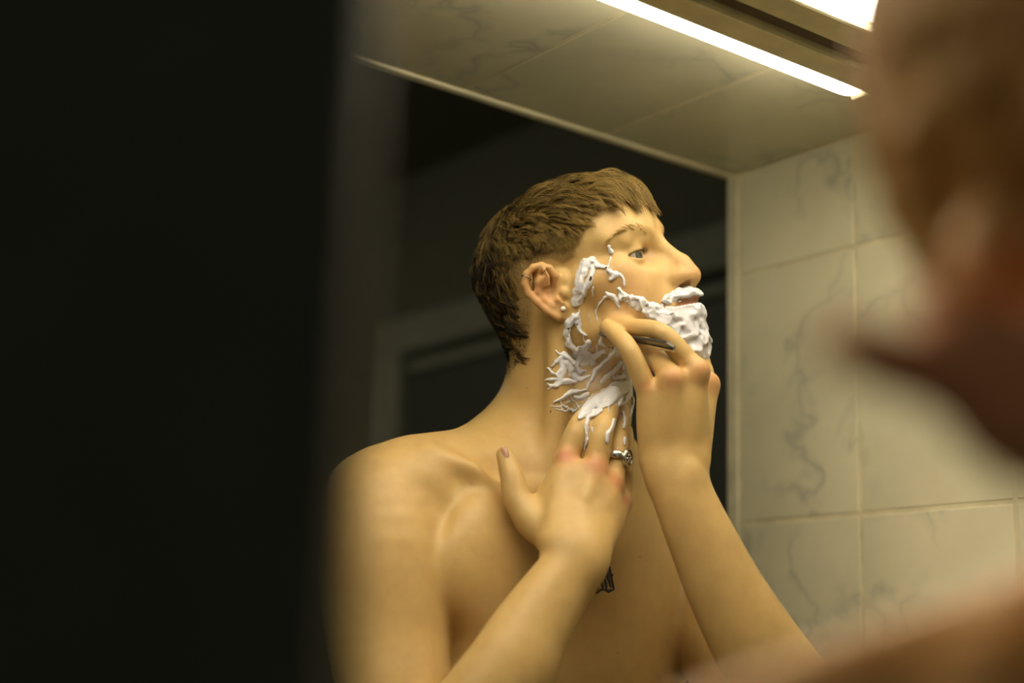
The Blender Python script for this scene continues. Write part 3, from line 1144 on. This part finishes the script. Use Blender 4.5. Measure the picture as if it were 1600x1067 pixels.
bp = brow(1)
for s in (1, -1):
    b2 = bp.copy()
    b2[..., 2] *= s
    make_curves('eyebrow', HO + b2 / 1000 @ HB, np.array([1, 1, .8, .3])[None, :] * 0.00012, np.full(len(b2), 0.8), HAIR, man_root)
    az = np.linspace(-0.9, 0.95, 60) + rng.normal(0, 0.02, 60)
    w = np.clip(1 - (az / 1.08) ** 2, 0, 1)
    el = 0.005 + 0.25 * w ** 0.8 + 0.05 * az
    a2 = az + 0.22
    dv = np.stack([np.cos(el) * np.cos(a2), np.sin(el), np.cos(el) * np.sin(a2) * s], -1)
    c0 = np.array(EYE[s]) + dv * 14.0
    ls = []
    for k in range(5):
        ls.append(c0 + dv * k * 1.5 + np.array([0, -0.5, 0]) * k + np.array([0, 0.16, 0]) * k * k)
    make_curves('eyelashes', HO + np.stack(ls, 1) / 1000 @ HB, np.array([1, 1, .8, .5, .2])[None, :] * 0.00012, np.full(60, -0.2), HAIR, man_root)
# ------------------------------------------------------------------ lather on cheek, lips, chin and throat, and on the fingers
def strokes(defs):
    """each: list of (px, py, r px), height mm -> function of pixel positions giving the lather's height in mm"""
    segs = []
    for pts, hgt in defs:
        if len(pts) == 1:
            pts = pts + pts
        for a, b in zip(pts[:-1], pts[1:]):
            segs.append((np.array(a, float), np.array(b, float), hgt))

    def f(q):
        out = np.zeros(q.shape[:-1])
        for a, b, hgt in segs:
            ab = b[:2] - a[:2]
            w = q - a[:2]
            t = np.clip((w @ ab) / (ab @ ab + 1e-9), 0, 1)
            d = np.hypot(w[..., 0] - t * ab[0], w[..., 1] - t * ab[1])
            r = a[2] + (b[2] - a[2]) * t
            x = np.clip(1 - d / r, 0, 1)
            out = np.maximum(out, hgt * np.minimum(np.sqrt(np.maximum(x, 0)) * 1.15, 1.0))
        return out
    return f


def inside(poly, q):
    x, y = q[..., 0], q[..., 1]
    r = np.zeros(x.shape, bool)
    n = len(poly)
    dist = np.full(x.shape, 1e3)
    for i in range(n):
        x0, y0 = poly[i]
        x1, y1 = poly[(i + 1) % n]
        c = ((y0 > y) != (y1 > y)) & (x < (x1 - x0) * (y - y0) / (y1 - y0 + 1e-9) + x0)
        r ^= c
        ab = np.array([x1 - x0, y1 - y0])
        t = np.clip(((x - x0) * ab[0] + (y - y0) * ab[1]) / (ab @ ab), 0, 1)
        dist = np.minimum(dist, np.hypot(x - x0 - t * ab[0], y - y0 - t * ab[1]))
    return np.where(r, dist, -dist)


CHIN_ = [(966, 450), (980, 459), (1003, 462), (1016, 470), (1030, 474), (1048, 478), (1062, 470), (1092, 469), (1112, 488), (1122, 520), (1120, 575), (1096, 585), (1070, 562), (1035, 540), (1000, 512), (1010, 500), (995, 488), (983, 478), (966, 470)]
ULIP = [(1030, 472), (1040, 460), (1056, 452), (1070, 444), (1082, 447), (1100, 455), (1104, 464), (1085, 462), (1062, 467), (1047, 476)]
FACE_ST = strokes([
    ([(899, 474, 6), (902, 455, 8), (908, 430, 8), (914, 412, 8), (926, 407, 6)], 4.2),
    ([(926, 407, 6), (934, 416, 4.5), (945, 416, 2.5), (952, 421, 4)], 2.6),
    ([(926, 418, 5), (921, 440, 4.2), (911, 457, 5), (904, 470, 6)], 3.0),
    ([(951, 422, 4), (960, 430, 7.5), (955, 436, 4)], 3.4),
    ([(952, 385, 2.6), (955, 394, 3.2)], 2.4), ([(954, 402, 1.8), (950, 416, 1.6)], 1.2),
    ([(969, 428, 3.0), (974, 436, 2.0), (976, 446, 1.4)], 1.8),
    ([(967, 452, 3), (975, 462, 5), (990, 474, 8)], 2.6),
    ([(926, 449, 1.8), (927, 462, 1.2)], 1.4),
    ([(949, 460, 3.5), (958, 463, 4.5), (964, 472, 5), (967, 482, 2)], 2.8),
    ([(950, 461, 2), (938, 472, 1.8), (931, 487, 2.0), (934, 500, 1.6), (942, 512, 1.6)], 1.6),
    ([(905, 485, 1.3), (908, 512, 1.2), (914, 535, 1.3)], 0.9), ([(920, 488, 1.2), (924, 512, 1.0), (930, 530, 1.2)], 0.8),
    ([(966, 498, 3), (975, 500, 2)], 0.9),
    ([(900, 494, 6.5), (889, 505, 6.5), (886, 522, 5.5), (889, 538, 4.5), (901, 549, 4.5)], 4.2),
    ([(901, 502, 5), (905, 517, 2.6), (916, 525, 2.0)], 2.4),
    ([(920, 536, 5), (910, 549, 5), (906, 562, 6), (898, 572, 5)], 2.2),
    ([(940, 522, 3), (937, 536, 3.5), (944, 540, 3)], 2.4),
    ([(880, 553, 5), (890, 562, 5), (900, 572, 5), (905, 582, 5)], 3.4), ([(905, 582, 3), (915, 578, 1.2)], 1.8),
    ([(880, 556, 4), (868, 566, 3), (862, 572, 1.5)], 2.6), ([(878, 562, 6), (880, 582, 5), (872, 598, 5)], 2.0),
    ([(872, 588, 3), (862, 582, 2.6), (856, 575, 1.4)], 3.0), ([(872, 592, 2.6), (858, 593, 2), (851, 594, 1)], 2.4),
    ([(876, 598, 3.4), (868, 604, 3), (854, 600, 1)], 2.4), ([(866, 602, 2), (856, 608, 1)], 1.8), ([(874, 552, 2), (868, 547, 1)], 1.8),
    ([(866, 629, 1.2), (880, 622, 3), (892, 612, 4.0), (905, 611, 2.6), (916, 608, 2.4)], 2.6),
    ([(860, 634, 1.3), (874, 636, 1.6), (890, 628, 1.5)], 0.9), ([(868, 640, 1.2), (884, 644, 1.6), (900, 636, 1.2)], 0.9), ([(880, 634, 1.3), (896, 642, 1.3), (912, 632, 1.5)], 0.9),
    ([(960, 549, 3.5), (945, 564, 3.2), (930, 580, 3.4), (924, 594, 2.2)], 2.8),
    ([(962, 545, 4), (972, 552, 3), (982, 568, 2)], 2.0),
    ([(916, 634, 4), (924, 626, 6), (942, 614, 6), (960, 602, 5), (984, 596, 6)], 3.0),
    ([(936, 628, 4), (950, 624, 7), (962, 622, 6)], 4.0),
    ([(984, 560, 5), (978, 580, 7), (988, 596, 7), (986, 614, 5), (976, 630, 3)], 1.8),
    ([(918, 604, 2), (926, 590, 1.4)], 1.0), ([(932, 540, 2), (934, 556, 1.2), (926, 572, 1)], 1.0),
    ([(905, 545, 5), (918, 556, 8), (924, 566, 5)], 1.6), ([(893, 585, 5), (905, 592, 5), (920, 588, 3)], 1.4), ([(886, 566, 6), (893, 578, 6)], 2.6), ([(925, 632, 5), (945, 622, 8), (965, 612, 8), (985, 604, 6)], 2.2), ([(960, 590, 4), (975, 586, 5), (990, 584, 5)], 1.2),
    ([(902, 556, 6), (912, 566, 7), (930, 556, 6), (944, 548, 4)], 1.3), ([(884, 570, 5), (870, 584, 4), (880, 596, 5), (898, 596, 4)], 2.0), ([(940, 596, 4), (958, 580, 5), (972, 566, 4)], 0.9), ([(896, 620, 2), (908, 622, 3), (918, 616, 4)], 1.6), ([(876, 628, 1.2), (884, 638, 1.3), (896, 646, 1.0)], 1.0), ([(890, 622, 1.3), (902, 632, 1.4), (910, 644, 1.0)], 1.0), ([(872, 634, 1), (880, 642, 1.2)], 0.9),
    ([(994, 604, 4), (992, 625, 4), (984, 646, 3), (977, 662, 2.4)], 2.4),
])
HAND_ST = strokes([
    ([(908, 648, 5), (920, 634, 8), (940, 622, 9), (960, 612, 9)], 3.4), ([(936, 634, 5), (952, 628, 7), (966, 616, 6)], 2.6), ([(970, 630, 5), (976, 622, 5)], 2.2),
    ([(905, 652, 4), (911, 647, 6), (920, 643, 5)], 3.0), ([(920, 643, 3), (932, 640, 1.6)], 1.4),
    ([(919, 652, 3.6), (916, 668, 3.0), (917, 688, 2.2), (913, 703, 1.3)], 2.4),
    ([(922, 650, 4.5), (930, 645, 5), (938, 640, 4)], 2.2), ([(924, 668, 1.6), (925, 676, 1.4)], 1.0),
    ([(960, 655, 2.2), (957, 668, 3), (949, 678, 4), (948, 690, 3)], 2.6),
    ([(973, 642, 1.8), (976, 655, 3), (975, 668, 2.6)], 2.0), ([(976, 684, 3), (976, 694, 2.2)], 2.2), ([(981, 709, 1.3), (981, 714, 1.2)], 1.0),
    ([(951, 636, 1.6), (951, 642, 1.4)], 0.9),
    ([(1046, 528, 0.5), (994, 511, 1.2)], 0.5), ([(990, 510, 1.6), (999, 513, 1.4)], 0.7),
])


CHIN = CHIN_
_gx, _gy = np.meshgrid(np.arange(820, 1140, 0.5), np.arange(360, 745, 0.5))
_gq = np.stack([_gx, _gy], -1)
G_FACE, G_HAND = FACE_ST(_gq), HAND_ST(_gq)
G_BIG = np.maximum(inside(CHIN, _gq), inside(ULIP, _gq))


def look(G, q):                         # the painted outline maps, read between samples
    x = np.clip((q[..., 0] - 820) * 2, 0, G.shape[1] - 1.001)
    y = np.clip((q[..., 1] - 360) * 2, 0, G.shape[0] - 1.001)
    i, j = x.astype(int), y.astype(int)
    a, b = x - i, y - j
    return (G[j, i] * (1 - a) + G[j, i + 1] * a) * (1 - b) + (G[j + 1, i] * (1 - a) + G[j + 1, i + 1] * a) * b


def dilate(G, n):
    out = G.copy()
    for _ in range(n):
        o = out.copy()
        o[1:] = np.maximum(o[1:], out[:-1]); o[:-1] = np.maximum(o[:-1], out[1:])
        o[:, 1:] = np.maximum(o[:, 1:], out[:, :-1]); o[:, :-1] = np.maximum(o[:, :-1], out[:, 1:])
        out = o
    return out


NEAR_FACE = dilate(((G_FACE > 0) | (G_BIG > 0)).astype(float), 9)
NEAR_HAND = dilate((G_HAND > 0).astype(float), 6)


def masked(near, fn):
    def f(p):
        h = np.zeros(p.shape[:-1])
        w = look(near, pix(p)) > 0
        if w.any():
            h[w] = fn(p[w])
        return h
    return f


def face_h(p):
    q = pix(p)
    nz = np.stack([fbm(p, 260.0, 2, 11), fbm(p, 260.0, 2, 23)], -1) - 0.5
    qq = q + nz * 5.5
    h = look(G_FACE, qq)
    big = look(G_BIG, qq)
    ridge = 1 - np.abs(2 * fbm(p, 80.0, 2, 41) - 1)
    hb = np.where(big > 0, (1.0 - np.exp(-np.maximum(big, 0) / 3.0)) * (1.6 + 4.6 * smooth01(ridge, 0.50, 1.0)), 0)
    thin = smooth01(fbm(p, 150.0, 2, 77), 0.60, 0.68) * smooth01(-q[..., 0], -1085, -1030)
    hb = hb * (1 - 0.9 * thin)
    h = h * (0.55 + 0.75 * fbm(p, 220.0, 3, 51))
    h = np.maximum(h, hb)
    # the lips' opening stays free
    hl = hloc(p)
    free = smooth01(-np.abs(hl[..., 1] + 43.2 - 0.04 * (100 - hl[..., 0])), -2.7, -1.5) * smooth01(hl[..., 0], 88, 92)
    return h * (1 - free)


def hand_h(p):
    q = pix(p)
    nz = np.stack([fbm(p, 300.0, 2, 12), fbm(p, 300.0, 2, 24)], -1) - 0.5
    return look(G_HAND, q + nz * 3.5) * (0.6 + 0.7 * fbm(p, 250.0, 3, 52))


def lather(name, opset, height, box, smin, hstep, parent):
    x0, y0, x1, y1 = box

    def keep(c, R):
        q = pix(c)
        return (q[:, 0] > x0) & (q[:, 0] < x1) & (q[:, 1] > y0) & (q[:, 1] < y1) & (hloc(c)[:, 2] > smin) & (eval_ops(opset, c) < R + 0.01)

    def post(F, p):
        near = np.abs(F) < 0.0085
        h = np.zeros(F.shape)
        h[near] = height(p[near])
        h = h / 1000.0
        d = np.where(h > 0.00035, F - h, np.maximum(F + 0.0004, 0.0003))
        return np.maximum(d, -0.0016 - F).astype(np.float32)
    a, b = P(x0, y0, 1.36), P(x1, y1, 1.56)
    v, q = polygonize(opset, [a[0], a[1], 1.34], [b[0], b[1], 1.60], hstep, post=post, slack=0.004, keep=keep)
    v = relax(v, q, 1, 0.45)
    # every separate dab is an object of its own
    lab = np.arange(len(v))
    while True:
        m_ = lab[q].min(1)
        new = lab.copy()
        np.minimum.at(new, q.ravel(), np.repeat(m_, 4))
        new = new[new]
        if (new == lab).all():
            break
        lab = new
    ids, inv, cnt = np.unique(lab, return_inverse=True, return_counts=True)
    for c in np.argsort(-cnt):
        if cnt[c] < 60:
            break
        sel = inv == c
        remap = np.cumsum(sel) - 1
        grid_mesh(name, v[sel], remap[q[sel[q[:, 0]]]], FOAM, parent, flip=False)
    print(name, len(v), (cnt >= 60).sum())


SKIN_OPS = [o for o in BASE_OPS if o.tag in ('head', 'ear', 'eye', 'body')]
lather('shaving_foam', SKIN_OPS, masked(NEAR_FACE, face_h), (835, 375, 1130, 690), -40, 0.0008, man_root)
HAND_OPS = [o for o in BASE_OPS if o.tag == 'hand_r']
lather('foam_on_fingers', HAND_OPS, masked(NEAR_HAND, hand_h), (890, 596, 1000, 730), -500, 0.0008, man_root)
# ------------------------------------------------------------------ things he wears and holds
def strip_mesh(name, rings, mat, parent, closed=True, smooth=True, cap=True):
    n = len(rings[0])
    verts = [to_world(p) for r in rings for p in r]
    faces = []
    m_ = len(rings)
    for i in range(m_ if closed else m_ - 1):
        for j in range(n):
            faces.append((i * n + j, i * n + (j + 1) % n, ((i + 1) % m_) * n + (j + 1) % n, ((i + 1) % m_) * n + j))
    if not closed and cap:
        faces += [tuple(reversed(range(n))), tuple(range((m_ - 1) * n, m_ * n))]
    return mesh_obj(name, verts, faces, mat, parent, smooth)


def basis(ax):
    ax = ax / np.linalg.norm(ax)
    a = np.cross(ax, [0, 0, 1.0])
    a /= np.linalg.norm(a)
    return ax, a, np.cross(ax, a)


def torus(name, c, ax, R, ra, rb, mat, parent, n=40, k=12, arc=(0, 2 * math.pi), sx=1.0, ref=None):
    """ring of radius R about axis ax; ra along the axis, rb radial"""
    ax, a, b = basis(np.asarray(ax, float))
    if ref is not None:
        a = ref - ax * (ref @ ax)
        a /= np.linalg.norm(a)
        b = np.cross(ax, a)
    full = abs(arc[1] - arc[0] - 2 * math.pi) < 1e-6
    rings = []
    for t in np.linspace(arc[0], arc[1], n, endpoint=not full):
        o = a * math.cos(t) * sx + b * math.sin(t)
        rings.append([c + o * (R + rb * math.cos(w)) + ax * ra * math.sin(w) for w in np.linspace(0, 2 * math.pi, k, endpoint=False)])
    return strip_mesh(name, rings, mat, parent, closed=full)


# ring on the ring finger: plain band, oval signet with raised rim and an engraved scroll
rc = P(962, 715, 1.3905)
rax = P(966, 700, 1.395) - P(957, 758, 1.382)
rax = rax / np.linalg.norm(rax)
fr = np.array([0.74, 0.22, -0.64])
fr = fr - rax * (fr @ rax)
fr /= np.linalg.norm(fr)
ring = torus('signet_ring', rc, rax, 0.0122, 0.0037, 0.0013, SILVER, man_root, ref=fr)
ring['label'] = 'silver signet ring with an engraved oval face'
hx = np.cross(rax, fr)
hc_ = rc + fr * 0.0132


def oval(c, n_, a, b, ra, rb, h, k=28):
    return [[c + n_ * hh + a * ra * s_ * math.cos(t) + b * rb * s_ * math.sin(t) for t in np.linspace(0, 2 * math.pi, k, endpoint=False)] for hh, s_ in h]


strip_mesh('signet_face', oval(hc_, fr, rax, hx, 0.0090, 0.0078, [(-0.0030, 0.86), (-0.0008, 1.0), (0.0006, 1.0), (0.0012, 0.92), (0.0008, 0.84), (0.0004, 0.3)]), SILVER, ring, closed=False)
torus('signet_rim', hc_ + fr * 0.0011, fr, 0.0066, 0.0005, 0.0005, SILVER, ring, ref=rax, sx=1.15)
torus('signet_groove', hc_ + fr * 0.0009, fr, 0.0058, 0.0002, 0.0006, BLACK_METAL, ring, ref=rax, sx=1.15)
for dx, dy, R_, arc in ((0.0012, 0.0008, 0.0022, (0.3, 5.2)), (-0.0020, -0.0010, 0.0017, (2.6, 7.6)), (0.0026, -0.0018, 0.0012, (0, 4.6)), (-0.0006, 0.0026, 0.0011, (1, 5.6))):
    torus('scroll', hc_ + fr * 0.0010 + rax * dx + hx * dy, fr, R_, 0.0005, 0.0004, SILVER, ring, n=18, k=8, arc=arc)
    strip_mesh('inlay', oval(hc_ + rax * dx + hx * dy, fr, rax, hx, R_ * .6, R_ * .6, [(0.0003, 1.0), (0.0010, 0.9), (0.0011, 0.2)], 12), BLACK_METAL, ring, closed=False)

# small cuff through the rim of the ear, pearl stud in the lobe
ec = cast(np.array([821.0]), np.array([434.0]), HEAD_OPS)[0]
torus('ear_cuff', HP(822.5, 434, 92), np.array([0.35, -0.85, 0.25]), 0.0047, 0.0006, 0.0006, STEEL_LIGHT, man_root, n=28, k=8)
sp = cast(np.array([880.0]), np.array([482.5]), HEAD_OPS)[0]
bm = bmesh.new()
bmesh.ops.create_uvsphere(bm, u_segments=18, v_segments=12, radius=0.0024)
st_ = bm_obj('ear_stud', bm, plain('pearl', (0.88, 0.84, 0.80), 0.2), man_root, smooth=True)
st_.matrix_parent_inverse = Matrix.Identity(4)
st_.location = Vector(to_world(sp - np.array([0, 0, 0.001]))) - man_root.location

# nails on the hand at the throat
def nail(px, py, z, along, up, lx, ly):
    along = np.asarray(along, float) / np.linalg.norm(along)
    up = np.asarray(up, float)
    up = up - along * (up @ along)
    up /= np.linalg.norm(up)
    w = np.cross(along, up)
    c = P(px, py, z)
    rings = []
    for v in np.linspace(-1, 1, 9):
        hw = ly * math.sqrt(max(1 - abs(v) ** 4 * 0.75, 0.05))
        rings.append([c + along * v * lx + w * hw * math.sin(t) + up * (0.0042 * (math.cos(t) - 1) + 0.0003 * (1 - v * v)) for t in np.linspace(-1.05, 1.05, 9)]
                     + [c + along * v * lx + w * hw * math.sin(t) + up * (0.0042 * (math.cos(t) - 1) - 0.0012) for t in np.linspace(1.05, -1.05, 9)])
    strip_mesh('nail', rings, NAIL, man_root, closed=False)


tz = cast(np.array([786.0, 968.0]), np.array([709.0, 650.0]), HAND_OPS)
nail(785.5, 709, tz[0, 2] + 0.0006, P(789, 706, 1.378) - P(800, 745, 1.368), (-0.75, 0.0, -0.66), 0.0062, 0.0052)
nail(968, 650, tz[1, 2] - 0.0002, P(971, 640, 1.430) - P(969, 664, 1.412), (0.1, -0.1, -1), 0.0055, 0.0048)

# lettering tattooed on the breast bone, the rest of it hidden by the wrist
LET = [([(946.5, 886), (949.3, 902.5), (954, 917.4)], 1.3), ([(952.6, 886), (954, 895), (956.8, 908), (959.2, 920.3)], 1.3), ([(946.2, 887), (949.8, 884.2), (953.2, 886.5)], 1.2),
       ([(953, 897.3), (957.8, 898.9)], 1.7), ([(959.6, 920.3), (950.7, 925), (944.7, 921.2), (939, 921.2)], 1.3), ([(942.3, 896), (945, 908), (947.5, 920.3)], 1.2),
       ([(942.0, 896), (947.8, 901.5)], 1.2), ([(938, 905), (941.9, 921)], 1.2), ([(940, 920.6), (931, 927.4)], 1.4), ([(931, 899), (935, 920)], 1.3), ([(926, 902), (929, 924)], 1.3), ([(923, 926), (935, 920)], 1.3)]
SHD = [([(949.8, 888), (953.2, 904), (956.3, 919)], 2.0), ([(944.5, 900), (948.3, 917)], 1.9), ([(940.2, 906), (943.2, 919)], 1.6), ([(946, 921.5), (955, 921.5)], 1.6)]


def ribbons(name, defs, mat, lift):
    vs, fs = [], []
    chest = [o for o in BASE_OPS if o.tag == 'body']
    for pl, r in defs:
        pl = np.array(pl, float)
        q = np.concatenate([a + (b - a) * np.linspace(0, 1, 6, endpoint=False)[:, None] for a, b in zip(pl[:-1], pl[1:])] + [pl[-1:]])
        t = np.gradient(q, axis=0)
        t /= np.linalg.norm(t, axis=1, keepdims=True)
        nrm = np.stack([-t[:, 1], t[:, 0]], -1)
        rows = []
        for o in (-r, 0, r):
            e = q + nrm * o
            c = cast(e[:, 0], e[:, 1], chest, 1.25)
            g = gradient(chest, c.astype(np.float32))
            rows.append((c + g * lift, c - g * 0.0003))
        n_ = len(q)
        b0 = len(vs)
        loop = [rows[0][0], rows[1][0], rows[2][0], rows[2][1], rows[0][1]]
        for k in range(n_):
            for x in loop:
                vs.append(to_world(x[k]))
        for k in range(n_ - 1):
            for j in range(5):
                fs.append((b0 + k * 5 + j, b0 + k * 5 + (j + 1) % 5, b0 + (k + 1) * 5 + (j + 1) % 5, b0 + (k + 1) * 5 + j))
        fs += [tuple(b0 + j for j in range(5)), tuple(b0 + (n_ - 1) * 5 + j for j in reversed(range(5)))]
    return mesh_obj(name, vs, fs, mat, man_root)


tat = ribbons('tattoo', LET, INK, 0.00030)
tat['label'] = 'black blackletter lettering tattooed on the breast bone, half hidden by the wrist'
ribbons('tattoo_shading', SHD, INK_SOFT, 0.00018)

# razor pinched between the fingers: thin dark blade, folded steel back, tapering handle
_h = cast(np.array([938.0, 1018.0]), np.array([523.0, 537.0]), BASE_OPS)
print('razor', _h[:, 2])
ra_, rb_ = P(936, 521, _h[0, 2] - 0.001), P(1053, 542, 1.371)
rax_ = (rb_ - ra_) / np.linalg.norm(rb_ - ra_)
up_ = np.array([0.05, -0.72, -0.70])
up_ = up_ - rax_ * (up_ @ rax_)
up_ /= np.linalg.norm(up_)
fr_ = np.cross(rax_, up_)
if fr_[2] > 0:
    fr_ = -fr_
RL = np.linalg.norm(rb_ - ra_)
razor = empty('razor', Vector(to_world((ra_ + rb_) / 2)))
tag(razor, 'slim dark steel razor pinched between the fingers against the lathered cheek', 'razor')


def bar(name, secs, mat):
    rings = [[ra_ + rax_ * RL * t + up_ * (cy + y) + fr_ * (cz + z) for y, z in sec] for t, cy, cz, sec in secs]
    return strip_mesh(name, rings, mat, razor, closed=False, smooth=False)


def wedge(h, w):
    return [(h, w * .35), (h, -w * .35), (0, -w * .5), (-h, -w * .12), (-h, w * .12), (0, w * .5)]


bar('blade', [(0.0, -0.0004, 0, wedge(0.0016, 0.0008)), (0.03, 0, 0, wedge(0.0024, 0.0012)), (0.30, 0, 0, wedge(0.0030, 0.0016)), (0.45, 0, 0, wedge(0.0032, 0.0018))], STEEL)
bar('handle', [(0.43, 0.0002, 0, wedge(0.0028, 0.0036)), (0.60, 0.0004, 0, wedge(0.0034, 0.0042)), (0.85, 0.0004, 0, wedge(0.0042, 0.0046)), (0.93, -0.0002, 0, wedge(0.0040, 0.0046)), (1.0, -0.0016, 0, wedge(0.0022, 0.0040))], STEEL)
bar('handle_edge', [(0.50, -0.0022, 0.0014, wedge(0.0012, 0.0022)), (0.86, -0.0032, 0.0018, wedge(0.0016, 0.0026)), (1.0, -0.0034, 0.0016, wedge(0.0012, 0.0022))], STEEL_LIGHT)
bar('back_fold', [(0.44, 0.0032, 0.0008, wedge(0.0007, 0.0030)), (0.90, 0.0046, 0.0008, wedge(0.0007, 0.0034))], BLACK_METAL)

# ------------------------------------------------------------------ trousers and feet, below the frame
lops = []
hipc = TC + DOWN * 0.50


def ladd(a, b, ra, rb, k=0.05):
    lops.append(Op(capsule(a, b, ra, rb), k))


lops.append(Op(ellipsoid(hipc + DOWN * 0.02, TA, (0.178, 0.16, 0.128)), 0.0))
gz = to_world(TC)[2]
for s in (1, -1):
    hp_ = hipc + RT * 0.095 * s + DOWN * 0.10
    kn = hipc + RT * 0.105 * s + DOWN * 0.46 + NT * 0.02
    an = hipc + RT * 0.110 * s + DOWN * (gz - 0.50 - 0.085)
    ladd(hp_, kn, 0.092, 0.062)
    ladd(kn, an, 0.064, 0.052, 0.02)
vv, qq = polygonize(lops, hipc - np.array([0.45, 0.2, 0.45]), hipc + np.array([0.45, 1.0, 0.45]), 0.008, slack=0.02)
grid_mesh('trousers', vv, qq, TROUSERS, man_root, flip=False)
for s in (1, -1):
    an = hipc + RT * 0.110 * s + DOWN * (gz - 0.50 - 0.070)
    fo = [Op(capsule(an, an + DOWN * 0.03, 0.036, 0.036), 0.0), Op(capsule(an + DOWN * 0.035 - NT * 0.03, an + DOWN * 0.045 + NT * 0.13, 0.034, 0.025), 0.02)]
    vv, qq = polygonize(fo, an - np.array([0.22, 0.12, 0.22]), an + np.array([0.22, 0.2, 0.22]), 0.006, slack=0.02)
    grid_mesh('foot', vv, qq, SKIN, man_root, np.tile(np.array([0.60, 0.405, 0.155]), (len(vv), 1)), flip=False)
# ------------------------------------------------------------------ the man close to the lens, far out of focus
o2 = []


def c2(pts, k=0.02):
    q = [(P(*a[:3]), a[3]) for a in pts]
    for (a, ra), (b, rb) in zip(q[:-1], q[1:]):
        o2.append(Op(capsule(a, b, ra, rb), k))


HC2 = P(1785, 120, 0.50)
E3 = np.eye(3)
o2.append(Op(ellipsoid(HC2, E3, (0.082, 0.105, 0.095)), 0.0))
o2.append(Op(ellipsoid(P(1745, 420, 0.50), E3, (0.050, 0.070, 0.070)), 0.03))          # jaw
c2([(1900, 420, 0.54, 0.052), (2000, 1000, 0.56, 0.058)], 0.03)                          # neck
o2.append(Op(ellipsoid(P(1530, 430, 0.455), E3, (0.010, 0.022, 0.013)), 0.004))        # ear
# shoulder, chest and back
for _a, _b in (((1246, 1469, 0.48, 0.088), (1746, 1285, 0.50, 0.090)), ((1746, 1285, 0.50, 0.090), (2350, 1265, 0.58, 0.090))):
    o2.append(Op(capsule(P(*_a[:3]), P(*_b[:3]), _a[3], _b[3], (np.array([0, 0, 1.0]), 0.36)), 0.015, slack=0.03))
T2 = P(1900, 1750, 0.55)
o2.append(Op(ellipsoid(T2, E3, (0.17, 0.20, 0.06)), 0.05))
o2.append(Op(ellipsoid(T2 + DOWN * 0.28, E3, (0.155, 0.25, 0.105)), 0.05))
# the arm in front rising to the face, hand closed, little finger stretched towards the glass
c2([(1260, 1500, 0.48, 0.045), (1400, 2080, 0.48, 0.038)], 0.03)
c2([(2350, 1300, 0.60, 0.050), (2300, 1600, 0.50, 0.040)], 0.03)
c2([(2300, 1600, 0.50, 0.038), (1780, 660, 0.42, 0.027)], 0.02)
o2.append(Op(ellipsoid(P(1640, 610, 0.415), E3, (0.030, 0.026, 0.020)), 0.02))
c2([(1600, 560, 0.41, 0.010), (1480, 590, 0.405, 0.0095), (1390, 562, 0.40, 0.0085), (1310, 535, 0.40, 0.0065)], 0.006)
c2([(1620, 640, 0.41, 0.010), (1540, 640, 0.405, 0.009), (1570, 670, 0.42, 0.008)], 0.006)
c2([(1640, 680, 0.41, 0.010), (1570, 675, 0.405, 0.009), (1600, 710, 0.42, 0.008)], 0.006)
c2([(1580, 560, 0.41, 0.010), (1500, 510, 0.41, 0.009), (1460, 470, 0.415, 0.008)], 0.006)
v2, q2 = polygonize(o2, (-0.02, -0.20, 0.30), (0.52, 0.75, 0.80), 0.005, slack=0.02)
front = empty('person', Vector((to_world(T2)[0], to_world(T2)[1], 0)))
tag(front, 'out-of-focus man close to the lens at the right edge, brown hair, bare shoulder, raised hand', 'person')
t2 = np.tile(np.array([0.60, 0.34, 0.13]), (len(v2), 1))
qp = pix(v2)
hw = np.exp(-((qp[:, 1] - 590) / 170) ** 4) * smooth01(-qp[:, 0], -1720, -1600) * smooth01(-v2[:, 2], -0.47, -0.44)
t2 = t2 * (1 - hw[:, None]) + np.array([0.66, 0.24, 0.11]) * hw[:, None]
grid_mesh('body', v2, q2, SKIN, front, t2, flip=False)
ho = [Op(ellipsoid(HC2 + np.array([0, -0.012, 0.0]), E3, (0.094, 0.108, 0.104)), 0.0), Op(ellipsoid(P(1800, 330, 0.53), E3, (0.075, 0.09, 0.09)), 0.03)]


def cut_face(F, p):
    n_ = (fbm(p, 90.0, 2, 3) - 0.5) * 0.012
    return np.maximum(F + n_, (p[..., 1] - (HC2[1] + 0.10 + 0.6 * (p[..., 0] - HC2[0] + 0.02)))).astype(np.float32)


v3, q3 = polygonize(ho, HC2 - 0.16, HC2 + 0.2, 0.004, post=cut_face, slack=0.03)
grid_mesh('hair', v3, q3, HAIR2, front, flip=False)
lops2 = [Op(ellipsoid(T2 + DOWN * 0.52, E3, (0.17, 0.16, 0.12)), 0.0)]
gz2 = to_world(T2)[2]
for s in (1, -1):
    a_ = T2 + DOWN * 0.58 + np.array([0.09 * s, 0, 0])
    lops2 += [Op(capsule(a_, a_ + DOWN * 0.36, 0.09, 0.062), 0.04), Op(capsule(a_ + DOWN * 0.36, a_ + DOWN * (gz2 - 0.58 - 0.055), 0.062, 0.05), 0.02)]
v4, q4 = polygonize(lops2, T2 + np.array([-0.3, 0.2, -0.5]), T2 + np.array([0.3, 1.6, 0.3]), 0.01, slack=0.02)
grid_mesh('trousers', v4, q4, TROUSERS, front, flip=False)
